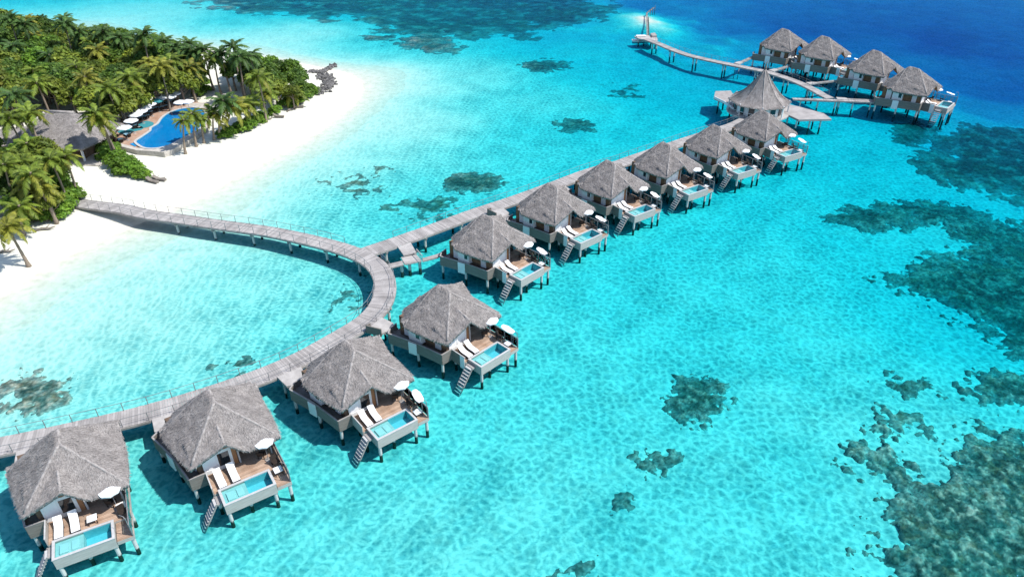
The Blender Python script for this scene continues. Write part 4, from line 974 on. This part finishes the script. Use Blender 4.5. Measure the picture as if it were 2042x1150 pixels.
# rubble strip above the pool: stones
mb = MB(); mb.prism(tl([(800, 440), (1040, 430), (1060, 500), (900, 480), (810, 470)], TZ), TZ - .3, TZ + .03); mb.build('pale_paving', M['stone'], ter)
PW = [(228, 868), (300, 815), (392, 752), (408, 712), (480, 668), (530, 600), (600, 548), (700, 508), (800, 488), (900, 482), (1000, 500), (1045, 570), (1040, 640), (980, 715), (880, 782), (780, 835), (700, 875), (600, 922), (470, 950), (340, 948), (255, 908)]
def closed(ps, n=6):
    out = []; N = len(ps)
    for k in range(N):
        p0, p1, p2, p3 = [Vector(ps[(k + i - 1) % N]) for i in range(4)]
        for i in range(n):
            t = i / n; q = .5 * ((2 * p1) + (p2 - p0) * t + (2 * p0 - 5 * p1 + 4 * p2 - p3) * t * t + (3 * p1 - p0 - 3 * p2 + p3) * t ** 3); out.append((q.x, q.y))
    return out
pw = closed(PW); cxp = sum(q[0] for q in pw) / len(pw); cyp = sum(q[1] for q in pw) / len(pw)
pool = empty('swimming_pool', (tp.x, tp.y, 0)); tag(pool, 'curved deep blue swimming pool beside the beach', 'swimming pool')
def sheet(ps, z, name, m, par):
    q = tl(ps, z); mb = MB(); mb.prism(q, z - .05, z); return mb.build(name, m, par)
sheet(pw, TZ + .10, 'basin_floor', M['bigpooltile'], pool)
q = tl(pw, TZ + .2)
if sum(q[i][0] * q[(i + 1) % len(q)][1] - q[(i + 1) % len(q)][0] * q[i][1] for i in range(len(q))) < 0: q = q[::-1]
mb = MB(); mb.quad(*[(x, y, TZ + .19) for x, y in q]); mb.build('pool_water', M['bigpoolwater'], pool)
qi = tl(pw, TZ + .24); mb = MB(); N = len(qi); cx_ = sum(p[0] for p in qi) / N; cy_ = sum(p[1] for p in qi) / N
for k in range(N):
    a, b_ = Vector((*qi[k], 0)), Vector((*qi[(k + 1) % N], 0)); mb.beam(a + Vector((0, 0, TZ + .13)), b_ + Vector((0, 0, TZ + .13)), .42, .24)
mb.build('coping', M['coping'], pool)
mb = MB(); mb.prism(tl([(165, 905), (230, 885), (255, 915), (225, 932)], TZ + .05), TZ + .005, TZ + .08); mb.build('jet_pool', M['bigpooltile'], pool)

P_PS = make_parasol(1.25, 2.35, M['canvas'], 4, .45); P_PS.name = 'square_parasol'
P_LB = make_lounger(M['bluecloth'], M['wicker']); P_LB.name = 'pool_lounger'
UM = [((620, 340), 'white square parasol just below the topmost one beside the pool'), ((280, 505), 'white square parasol in the middle of the row between pool and wood'), ((95, 690), 'white square parasol at the bottom corner of the terrace'), ((820, 395), 'white square parasol on the pale paving above the pool'), ((680, 300), 'topmost white square parasol by the pool, under the tree edge'), ((528, 350), 'second white square parasol from the top beside the pool'), ((385, 425), 'third white square parasol from the top beside the pool'), ((330, 468), 'fourth white square parasol from the top, lowest of a touching pair'),
      ((222, 545), 'fifth white square parasol from the top, largest by the pool loungers'), ((170, 612), 'lowest white square parasol beside the pool'), ((735, 402), 'white square parasol at the upper end of the pool')]
for q, lab in UM:
    p = at(*z1(*q), TZ + 2.75); place(P_PS, (p.x, p.y, TZ), .5, lab, 'parasol', 'white parasols by the pool')
P_PT = make_parasol(1.25, 2.2, M['tealcloth'], 4, .5); P_PT.name = 'square_parasol'; p = at(*z1(468, 388), TZ + 2.6); P_PT.location = (p.x, p.y, TZ); P_PT.rotation_euler.z = .5; tag(P_PT, 'teal square parasol among the white ones beside the pool', 'parasol', 'white parasols by the pool')
LB = [(640, 415), (600, 432), (560, 478), (520, 490), (450, 500), (415, 515), (400, 545), (345, 552), (350, 590), (290, 605), (215, 670), (175, 685), (200, 705), (140, 800), (60, 860)]
for i, q in enumerate(LB):
    p = at(*z1(*q), TZ + .3); place(P_LB, (p.x, p.y, TZ), -2.3 + random.uniform(-.2, .2), f'blue pool lounger, {i+1 if i>9 else ""}'.strip(', ') if False else f'blue cushioned pool lounger on the terrace, {["topmost","second","third","fourth","fifth","sixth","seventh","eighth","ninth","tenth","eleventh","twelfth","thirteenth","fourteenth","lowest"][i]} from the top', 'sun lounger', 'blue loungers by the pool')
for i, (a, b_) in enumerate((((170, 740), 'teal'), ((300, 690), 'teal'))):
    p = at(*z1(*a), TZ + .02); mb = MB(); pts = [(math.cos(t) * (1.6 + .4 * math.sin(3 * t + i)), math.sin(t) * (2.6 + .5 * math.cos(2 * t))) for t in np.linspace(0, 6.28, 16, endpoint=False)]
    mb.prism(pts, 0, .05); o = mb.build('splash_mat', M['tealcloth'], None); o.location = (p.x, p.y, TZ + .004); o.rotation_euler.z = -.6; tag(o, ['teal mat laid on the terrace near the lowest loungers', 'teal mat laid on the terrace beside the pool edge'][i], 'mat')

# ------------------------------------------------------------------ island: thatched restaurant
zr = lambda x, y: (x / 4.107, 200 + y / 4.107)
ra, rb = at(*zr(370, 90), 8.0), at(*zr(600, 100), 8.0); ax = (rb - ra).normalized(); ctr = (ra + rb) / 2; hl = (rb - ra).length / 2
res = empty('beach_restaurant', (ctr.x, ctr.y, 0), math.atan2(ax.y, ax.x)); tag(res, 'large thatched beach restaurant half hidden among the trees', 'restaurant')
HX, HY = hl + 4.2, 6.0
def rest_roof(u, v):
    a = 4.1 + (HX - np.abs(u)) * .92; b_ = 4.1 + (HY - np.abs(v)) * .65
    return smin(a, b_, .4)
rm, st = thatch(rest_roof, [(-HX, -HY), (HX, -HY), (HX, HY), (-HX, HY)], 60, 50, .35, 14000, tl=.4, tw=.04, seed=9)
ro = link(rm, 'thatched_roof', res); link(st, 'straw_layer', ro)['kind'] = 'stuff'
mb = MB(); mb.tube([(-hl, 0, 7.95), (0, 0, 8.0), (hl, 0, 7.95)], [.28, .26, .28], 8); mb.tube([(-hl, 0, 7.9), (-HX + .6, -HY + 1.0, 4.75)], [.25, .2], 6); mb.build('ridge_cap', M['straw'], ro, True)
mb = MB(); mb.box(-HX + 1.5, HX - 1.5, -HY + 2.2, HY - 1.5, .6, 4.3); mb.build('wall', M['brownwood'], res)
for u in np.linspace(-HX + .9, HX - .9, 6):
    q = MB(); q.box(u - .14, u + .14, -HY + .75, -HY + 1.03, .8, 4.35); q.build('post', M['white'], res)
q = MB(); q.box(-HX + .5, HX + 2.5, -HY - .6, HY, .6, 1.5); q.build('floor_slab', M['stone'], res)
# lower roof beyond, to the left
r2c = at(*zr(90, 260), 5.2); r2 = empty('thatched_annex', (r2c.x, r2c.y, 0), .5); tag(r2, 'lower thatched annex roof overgrown by trees at the left edge', 'hut')
annex = lambda u, v: smin(3.4 + (5.6 - np.abs(u)) * .7, 3.4 + (4.2 - np.abs(v)) * .6, .3)
rm, st = thatch(annex, [(-5.6, -4.2), (5.6, -4.2), (5.6, 4.2), (-5.6, 4.2)], 40, 34, .3, 7000, tl=.4, tw=.04, seed=10)
ro = link(rm, 'thatched_roof', r2); link(st, 'straw_layer', ro)['kind'] = 'stuff'
mb = MB(); mb.box(-4.4, 4.4, -3.1, 3.1, .5, 3.6); mb.build('wall', M['brownwood'], r2)

# ------------------------------------------------------------------ vegetation
def frond_mesh(name, L, droop, mats, seed, nleaf=30, wl=.62):
    rg = random.Random(seed); mb = MB(); pts = []
    for i in range(nleaf + 1):
        t = i / nleaf; x = L * (t - .12 * t * t); z = L * (.42 * t - droop * t * t * 1.0); pts.append(Vector((x, 0, z)))
    mb.tube([pts[i] for i in range(0, nleaf + 1, 5)], [.05 - .04 * i / nleaf for i in range(0, nleaf + 1, 5)], 4, cap=False)
    for i in range(3, nleaf + 1):
        t = i / nleaf; d = (pts[i] - pts[i - 1]).normalized(); ll = wl * L * .42 * (math.sin(math.pi * min(1, .12 + t * .86)) ** .7) * rg.uniform(.85, 1.1)
        for s_ in (1, -1):
            if rg.random() < .04: continue
            side = Vector((0, s_, 0)); tip = pts[i] + side * ll * .8 + d * ll * .55 + Vector((0, 0, -ll * rg.uniform(.25, .6)))
            w_ = d * .075; m_ = pts[i].lerp(tip, .5) + Vector((0, 0, ll * .10))
            mb.quad(pts[i] - w_, pts[i] + w_, m_ + w_, m_ - w_); mb.quad(m_ - w_, m_ + w_, tip)
    return mb.mesh(name, mats)
FR = {}
for key, mm in (('g', 'frond'), ('d', 'frondd'), ('y', 'frondy')):
    FR[key] = [frond_mesh('frond', 3.3, .55 + .14 * i, M[mm], i + 3) for i in range(4)]
TRUNKS = {}
def trunk_mesh(h, lean):
    key = (round(h, 1), round(lean, 2))
    if key in TRUNKS: return TRUNKS[key]
    mb = MB(); n = 14; pts = []; rad = []
    for i in range(n):
        t = i / (n - 1); pts.append((lean * h * t ** 1.7, .06 * h * math.sin(t * 2.6) * .4, h * t)); rad.append((.21 - .10 * t) * (1.08 if i % 2 else .95) + (.14 * (1 - t) ** 8))
    mb.tube(pts, rad, 8); TRUNKS[key] = (mb.mesh('trunk', M['bark'], True), Vector(pts[-1])); return TRUNKS[key]
def palm(base, h, lean, az, label, key='g', nf=19, group='palm trees on the island', fs=1.0, rs=None):
    rg = rs or random
    r = empty('palm_tree', base, az); tag(r, label, 'palm tree', group)
    tm, top = trunk_mesh(h, lean); link(tm, 'trunk', r)
    for i in range(nf):
        t = i / nf; el = .95 - 1.45 * t + rg.uniform(-.12, .12); kk = key
        if key == 'g' and rg.random() < .22 and t > .4: kk = 'y'
        o = link(FR[kk][min(3, int(t * 4))], 'frond', r); o.location = top + Vector((0, 0, -.05 - .1 * t))
        o.rotation_euler = (rg.uniform(-.25, .25), -el * .75, i * 2.399 + rg.uniform(-.2, .2)); s_ = rg.uniform(.85, 1.12) * (1 - .12 * (t < .15)) * fs; o.scale = (s_,) * 3
    q = MB(); q.tube([(0, 0, -.35), (0, 0, .25)], [.16, .26], 7); o = q.build('crown_shaft', M['bark'], r); o.location = top
    return r

def crown_mesh(seed, leafm, R=3.0, H=2.6, nlobe=11, nleaf=2600, ls=.30):
    rg = np.random.default_rng(seed); lob = []
    for i in range(nlobe):
        a = i * 2.399 + rg.uniform(-.4, .4); rr = R * .72 * math.sqrt((i + .4) / nlobe); zz = H * (.55 - .75 * ((i + .4) / nlobe) ** 1.3) + rg.uniform(-.35, .35)
        lob.append((rr * math.cos(a), rr * math.sin(a), zz, R * rg.uniform(.30, .46)))
    lob = np.array(lob); k = rg.integers(0, nlobe, nleaf); d = rg.normal(size=(nleaf, 3)); d /= np.linalg.norm(d, axis=1)[:, None]
    d[:, 2] = np.where(d[:, 2] < -.45, -d[:, 2], d[:, 2]); rad = lob[k, 3] * (1 - .5 * rg.random(nleaf) ** 2.6) * (1 + .16 * rg.normal(size=nleaf))
    C = lob[k, :3] + d * rad[:, None] * np.array([1, 1, .82])
    nrm = d * .8 + rg.normal(size=(nleaf, 3)) * .5 + np.array([0, 0, .45]); nrm /= np.linalg.norm(nrm, axis=1)[:, None]
    t1 = np.cross(nrm, rg.normal(size=(nleaf, 3))); t1 /= np.linalg.norm(t1, axis=1)[:, None]; t2 = np.cross(nrm, t1)
    s1 = (ls * rg.uniform(.6, 1.5, (nleaf, 1))); s2 = s1 * rg.uniform(.45, .75, (nleaf, 1))
    Vv = np.stack([C - t1 * s1, C + t2 * s2 - nrm * .04, C + t1 * s1, C - t2 * s2 - nrm * .04], 1).reshape(-1, 3)
    Fv = np.arange(len(Vv)).reshape(-1, 4)
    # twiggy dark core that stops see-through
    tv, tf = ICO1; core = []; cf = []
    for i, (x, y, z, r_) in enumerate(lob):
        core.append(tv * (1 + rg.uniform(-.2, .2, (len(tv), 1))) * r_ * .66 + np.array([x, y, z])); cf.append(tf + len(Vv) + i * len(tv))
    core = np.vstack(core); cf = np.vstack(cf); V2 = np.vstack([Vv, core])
    me = bpy.data.meshes.new('crown'); nq, ntri = len(Fv), len(cf)
    me.vertices.add(len(V2)); me.vertices.foreach_set('co', V2.astype(np.float32).ravel())
    loops = np.concatenate([Fv.ravel(), cf.ravel()]).astype(np.int32); me.loops.add(len(loops)); me.loops.foreach_set('vertex_index', loops)
    me.polygons.add(nq + ntri); me.polygons.foreach_set('loop_start', np.concatenate([np.arange(nq) * 4, nq * 4 + np.arange(ntri) * 3]).astype(np.int32)); me.polygons.foreach_set('loop_total', np.concatenate([np.full(nq, 4), np.full(ntri, 3)]).astype(np.int32))
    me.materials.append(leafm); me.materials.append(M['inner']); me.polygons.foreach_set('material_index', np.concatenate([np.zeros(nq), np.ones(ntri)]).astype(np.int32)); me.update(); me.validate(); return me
CR = {c: [crown_mesh(20 + i + 7 * j, M[c], R=3.0, H=(2.6, 3.2, 2.2)[i], nlobe=(11, 13, 9)[i]) for i in range(3)] for j, c in enumerate(('leafA', 'leafB', 'leafC'))}
def wood_mesh(h, seed):
    rg = random.Random(seed); mb = MB(); mb.tube([(0, 0, 0), (.1, .05, h * .4), (.05, .12, h * .75), (0, 0, h)], [.26, .2, .14, .06], 8)
    for i in range(6):
        a = i * 1.05 + rg.random(); z = h * rg.uniform(.45, .8); e = (1.9 * math.cos(a), 1.9 * math.sin(a), z + h * .28); mb.tube([(.05, .08, z), (e[0] * .5, e[1] * .5, z + h * .1), e], [.10, .07, .025], 5)
    return mb.mesh('trunk', M['bark'], True)
WD = [wood_mesh(5.2, i) for i in range(3)]
def tree(p, s, kind, label, group, name='broadleaf_tree', cat='tree', squash=1.0):
    r = empty(name, p, random.uniform(0, 6.28)); r.scale = (s, s, s * squash); tag(r, label, cat, group)
    link(random.choice(WD), 'trunk', r); o = link(random.choice(CR[kind]), 'crown', r); o.location = (0, 0, 4.6); o.rotation_euler.z = random.uniform(0, 6.28); return r

TINT = {'leafA': 'deep green', 'leafB': 'olive green', 'leafC': 'bright green'}
def gz1(p): return float(ground_z([[p[0], p[1]]])[0])
def disc_fill(polys, dist, avoid=(), tries=6000, seed=1):
    rg = np.random.default_rng(seed); out = []
    for poly in polys:
        lo, hi = poly.min(0), poly.max(0); C = rg.uniform(lo, hi, (tries, 2)); C = C[sdf(C, poly) > 0]
        for c in C:
            if all((c[0] - o[0]) ** 2 + (c[1] - o[1]) ** 2 > dist ** 2 for o in out) and all((c[0] - o[0]) ** 2 + (c[1] - o[1]) ** 2 > o[2] ** 2 for o in avoid): out.append(c)
    return out
# the main wood behind pool and restaurant (footprint under the crowns, taken at crown height)
Z5 = 4.6
WOOD = poly_px([(-160, 62), (0, 58), (60, 62), (150, 74), (260, 92), (330, 104), (396, 122), (402, 150), (396, 178), (330, 186), (268, 214), (250, 232), (205, 222), (165, 205), (60, 205), (0, 225), (-120, 260)], Z5)
POINT = poly_px([(450, 132), (480, 118), (540, 124), (590, 150), (612, 172), (598, 182), (560, 190), (530, 190), (505, 180), (482, 165), (462, 150)], Z5)
LOWER = poly_px([(-130, 300), (0, 288), (50, 296), (104, 318), (120, 340), (128, 372), (110, 396), (60, 395), (0, 410), (-150, 450)], Z5)
av = [(ctr.x, ctr.y, 10.5), (r2c.x, r2c.y, 6.0)]
for p in disc_fill([WOOD], 3.35, av, 9000, 2):
    s = random.uniform(.78, 1.18); kd = random.choices(('leafA', 'leafB', 'leafC'), (5, 4, 2))[0]
    row = 'along the far edge of the wood' if sdf(np.array([[p[0], p[1]]]), WOOD)[0] < 4.5 and p[1] > 160 else 'at the left edge of the wood' if p[0] < -112 else 'in the wood just behind the pool terrace' if p[0] > -86 and p[1] < 168 else 'in the wood near the sandy clearing' if p[0] > -86 else 'in the wood behind the restaurant' if p[1] < 158 else 'in the middle of the wood'
    tree((p[0], p[1], gz1(p) - .1), s, kd, TINT[kd] + ' broadleaf tree ' + row, TINT[kd] + ' trees ' + row)
for p in disc_fill([POINT], 3.4, (), 4000, 3):
    kd = random.choices(('leafA', 'leafC', 'leafB'), (4, 4, 1))[0]
    tree((p[0], p[1], gz1(p) - .1), random.uniform(.7, .98), kd, TINT[kd] + ' broadleaf tree in the grove on the island point near the rocks', TINT[kd] + ' trees of the point grove')
for p in disc_fill([LOWER], 3.4, av, 5000, 4):
    kd = random.choices(('leafA', 'leafB', 'leafC'), (3, 5, 2))[0]
    tree((p[0], p[1], gz1(p) - .1), random.uniform(.62, .92), kd, TINT[kd] + ' broadleaf tree in the left grove between restaurant and boardwalk', TINT[kd] + ' trees of the left grove')
# low shrubs: bright bushes at the beach edge
SH = [((232, 312), 1.0), ((262, 330), .9), ((245, 322), 1.05), ((282, 338), .7), ((215, 300), .9), ((120, 375), 1.15), ((140, 382), .9), ((105, 360), 1.1), ((110, 412), .85), ((125, 400), .95), ((90, 418), .8), ((152, 385), .6),
      ((455, 256), .7), ((470, 250), .6), ((440, 262), .6), ((480, 246), .8), ((498, 238), .8), ((520, 228), .7), ((620, 172), .8), ((605, 182), .8), ((590, 192), .8), ((570, 200), .8), ((400, 160), .9), ((410, 172), .6), ((395, 180), .7), ((60, 425), .8), ((30, 430), .9), ((205, 285), .8), ((225, 290), .7), ((548, 214), .7)]
WHERE = {0: 'beach shrub patch below the swimming pool', 1: 'beach edge beside the start of the boardwalk', 2: 'beach edge at the palms right of the pool', 3: 'edge of the point grove by the rocks', 4: 'sandy path above the pool'}
for (px, py), s in SH:
    p = at(px, py, 1.8 + s); z = gz1(p) - .25
    wk = 0 if px > 195 and px < 300 else 1 if px < 195 else 4 if px < 430 else 2 if px < 560 else 3
    r = empty('shrub', (p.x, p.y, z), random.uniform(0, 6)); r.scale = (s * .75, s * .75, s * .62); tag(r, 'bright green shrub at the ' + WHERE[wk], 'shrub', 'shrubs: ' + WHERE[wk])
    link(random.choice(WD), 'stem', r).scale = (.5, .5, .35); o = link(random.choice(CR['leafC']), 'crown', r); o.location = (0, 0, 1.9)

# palms: (crown pixel, height, lean, lean azimuth, colour, label)
PALMS = [((365, 240), (370, 306), 0, 0, 'g', 'palm standing before the pool wall, its crown over the blue water'), ((381, 226), (392, 292), 0, 0, 'g', 'palm leaning over the right side of the pool'), ((399, 236), (407, 285), 0, 0, 'g', 'palm right beside the pool corner, second to lean out'),
         ((424, 222), (427, 279), 0, 0, 'g', 'palm on the beach edge just right of the pool'), ((444, 200), (438, 276), 0, 0, 'd', 'tall dark palm above the beach right of the pool'), ((463, 212), (452, 270), 0, 0, 'y', 'yellowish palm at the beach edge with drooping fronds'), ((482, 204), (478, 258), 0, 0, 'g', 'palm in the beach row, left of the lone shore palm'),
         ((527, 182), (529, 228), 0, 0, 'g', 'palm at the shore with its trunk clear on the sand'), ((499, 205), (500, 246), 0, 0, 'g', 'low palm at the shore below the grove'), ((583, 184), (585, 211), 0, 0, 'g', 'small palm at the shore edge of the point grove'), ((478, 112), 10.5, .06, 1, 'd', 'tall palm rising above the sandy clearing'),
         ((466, 92), 11, .05, 2, 'd', 'tallest palm at the top left of the point grove'), ((497, 108), 10, .05, 4, 'd', 'palm behind the tallest palm of the point grove'), ((512, 150), 10, .1, 5, 'g', 'leaning palm in the middle of the point grove'), ((408, 102), 9, .06, 2, 'd', 'palm behind the sandy clearing on its left'), ((428, 118), 8, .05, 1, 'g', 'short palm standing in the sandy clearing'),
         ((440, 108), 9, .05, 3, 'd', 'palm at the back of the sandy clearing'), ((286, 66), 12.5, .06, .6, 'd', 'tall palm standing clear above the wood against the sea'), ((328, 82), 10, .05, 2, 'd', 'palm at the back of the wood beside the tall clear palm'), ((352, 92), 9.5, .05, 3, 'd', 'palm at the back edge of the wood near the clearing'), ((378, 98), 9.5, .05, 4, 'd', 'rearmost palm at the end of the wood'),
         ((130, 48), 12, .05, 1, 'd', 'palm rising above the wood, left of the tall clear palm'), ((158, 62), 10, .05, 3, 'd', 'palm half sunk in the wood at the top'), ((205, 62), 11, .06, 3, 'd', 'bushy palm at the top of the wood'), ((240, 74), 10, .05, 2, 'd', 'dark palm at the top of the wood near the tall clear palm'), ((22, 38), 12, .05, 1, 'd', 'leftmost palm at the top corner'), ((50, 48), 11, .05, 2, 'd', 'second palm from the top corner'),
         ((190, 222), 9.5, .12, 3.5, 'g', 'large palm hiding the right end of the restaurant roof'), ((196, 240), 8, .1, 4.5, 'g', 'palm between restaurant and pool terrace'), ((214, 180), 9, .06, 5, 'g', 'palm at the wood edge behind the lowest parasols'), ((258, 158), 9, .06, 5, 'g', 'palm at the wood edge behind the upper parasols'), ((318, 132), 10.5, .08, 5.5, 'y', 'golden palm high in the wood above the pool'), ((340, 120), 10, .05, 1, 'g', 'palm in the wood above the terrace end'),
         ((36, 408), (47, 466), 0, 0, 'g', 'palm leaning over the beach at the left edge with its trunk bare'), ((78, 368), (93, 438), 0, 0, 'y', 'yellow palm leaning out beside the start of the boardwalk'), ((60, 345), 8.5, .1, 4, 'g', 'palm in the left grove above the yellow palm'), ((10, 330), 8.5, .1, 1, 'g', 'palm at the left edge of the left grove'), ((98, 318), 8, .1, 5, 'g', 'palm in front of the restaurant roof'), ((128, 312), 7.5, .1, 5.5, 'g', 'palm below the right corner of the restaurant roof'), ((10, 440), 6.5, .1, 3, 'y', 'low palm cut by the left edge above the beach'),
         ((30, 190), 9.5, .08, 1, 'd', 'palm in the wood left of the restaurant'), ((60, 228), 9, .12, 2, 'g', 'palm over the thatched annex'), ((20, 240), 9, .12, 3, 'g', 'palm at the left edge beside the annex')]
rgp = random.Random(31)
for pi_, ((px, py), h, lean, az, key, lab) in enumerate(PALMS):
    fs = .68 if pi_ < 3 else 1.0 if 3 <= pi_ <= 9 else .85 if py > 290 else 1.0
    if isinstance(h, tuple):
        b0 = at(*h, 1.3); hh = min((abs(at(px, py, 1.3 + q / 20).y - b0.y), q / 20) for q in range(20, 260))[1]
        top = at(px, py, 1.3 + hh); dx = top.x - b0.x; h = hh; lean = abs(dx) / hh; az = 0 if dx > 0 else math.pi
    else:
        h = h * .92; top = at(px, py, 1.2 + h)
    bx = top.x - lean * h * math.cos(az); by = top.y - lean * h * math.sin(az); z = gz1((bx, by))
    palm((bx, by, z - .15), round(h * 2) / 2, lean, az, lab, key, 20, rs=rgp, fs=fs)

for i, p in enumerate(disc_fill([WOOD], 8.5, av, 4000, 8)):
    hh = random.choice((6.5, 7.0, 7.5, 8.0)); kk = random.choice('ggdy')
    palm((p[0], p[1], gz1(p) - .15), hh, random.choice((.04, .08)), random.uniform(0, 6.28), {'g': 'green', 'd': 'deep green', 'y': 'yellowish'}[kk] + ' palm crown poking out of the dense wood', kk, 18, {'g': 'green', 'd': 'deep green', 'y': 'yellowish'}[kk] + ' palms within the wood', rs=rgp, fs=.95)
for i, p in enumerate(disc_fill([LOWER], 6.5, av, 3000, 9)):
    kk = random.choice('ggy')
    palm((p[0], p[1], gz1(p) - .15), random.choice((5.5, 6.0, 6.5)), random.choice((.04, .08)), random.uniform(0, 6.28), {'g': 'green', 'y': 'yellowish'}[kk] + ' palm crown poking out of the left grove', kk, 18, {'g': 'green', 'y': 'yellowish'}[kk] + ' palms within the left grove', rs=rgp, fs=.78)

# ------------------------------------------------------------------ rocks, driftwood, beach furniture
RK = []
for pts, wd, n in (([(616, 146), (640, 146), (655, 138), (667, 129)], 0.9, 150), ([(640, 152), (656, 162), (658, 174), (648, 184), (625, 192)], 1.5, 330)):
    ln = [at(x, y, .5) for x, y in pts]
    for _ in range(n):
        k = random.randrange(len(ln) - 1); p = ln[k].lerp(ln[k + 1], random.random()); RK.append((p.x + random.gauss(0, wd * .45), p.y + random.gauss(0, wd * .75)))
RK = np.array(RK); tv, tf = ICO1; gzr = ground_z(RK); n = len(RK); k = len(tv)
sc = RNG.uniform(.22, .5, (n, 1, 3)) * np.array([1, 1, .8]); X = tv[None] * (1 + RNG.uniform(-.3, .3, (n, k, 1))) * sc
X[..., 0] += RK[:, 0:1]; X[..., 1] += RK[:, 1:2]; X[..., 2] += np.maximum(gzr, SEA - .2)[:, None] + .12
o = link(np_mesh('rock_revetment', X.reshape(-1, 3), (tf[None] + (np.arange(n) * k)[:, None, None]).reshape(-1, 3)), 'rock_revetment', None, M['rock']); tag(o, 'grey boulder revetment curving round the island point', 'rocks', None, 'stuff')
def drift(px, py, L, a, lab):
    p = at(px, py, 1.3); z = gz1(p); r = MB(); pts = [(-L / 2, 0, .12), (-L / 6, .12, .3), (L / 6, -.05, .22), (L / 2, .1, .4)]; r.tube(pts, [.16, .2, .15, .06], 7); r.tube([(0, .05, .25), (.5, .6, .55)], [.1, .03], 5); r.tube([(-L / 3, .1, .25), (-L / 3 - .3, -.6, .5)], [.09, .03], 5)
    o = r.build('driftwood', M['drift'], None, True); o.location = (p.x, p.y, z); o.rotation_euler.z = a; tag(o, lab, 'driftwood', 'driftwood on the beach')
for i, (px, py, L, a) in enumerate([(310, 357, 3.0, .2), (90, 455, 2.6, .3), (12, 500, 2.2, .2), (565, 213, 2.4, .4), (580, 219, 2.0, 1.0), (548, 225, 2.2, .2), (535, 238, 2.0, .5), (600, 205, 2.0, .7), (470, 262, 1.6, .3)]):
    drift(px, py, L, a, ['driftwood log beside two wooden beach beds below the shrubs', 'driftwood stump under the palm shadow at the left', 'driftwood at the left edge of the beach', 'driftwood nearest the shore palm', 'driftwood log among the shore stones', 'driftwood left of the shore palm', 'driftwood lowest on the shore by the grove', 'driftwood nearest the grey rocks', 'driftwood under the beach palms by the pool'][i])
P_BB = make_lounger(M['drift'], M['drift']); P_BB.name = 'beach_bed'
for i, (px, py, lab) in enumerate([(304, 360, 'wooden beach bed on the open sand below the shrubs, the one on the left'), (318, 356, 'wooden beach bed on the open sand below the shrubs, the one on the right'), (556, 232, 'wooden beach bed by the shore stones'), (595, 212, 'wooden beach bed near the small shore palm'), (452, 268, 'wooden beach bed under the palms right of the pool')]):
    p = at(px, py, 1.4); place(P_BB, (p.x, p.y, gz1(p) - .02), 1.2 + i * .2, lab, 'beach bed', 'wooden beach beds')
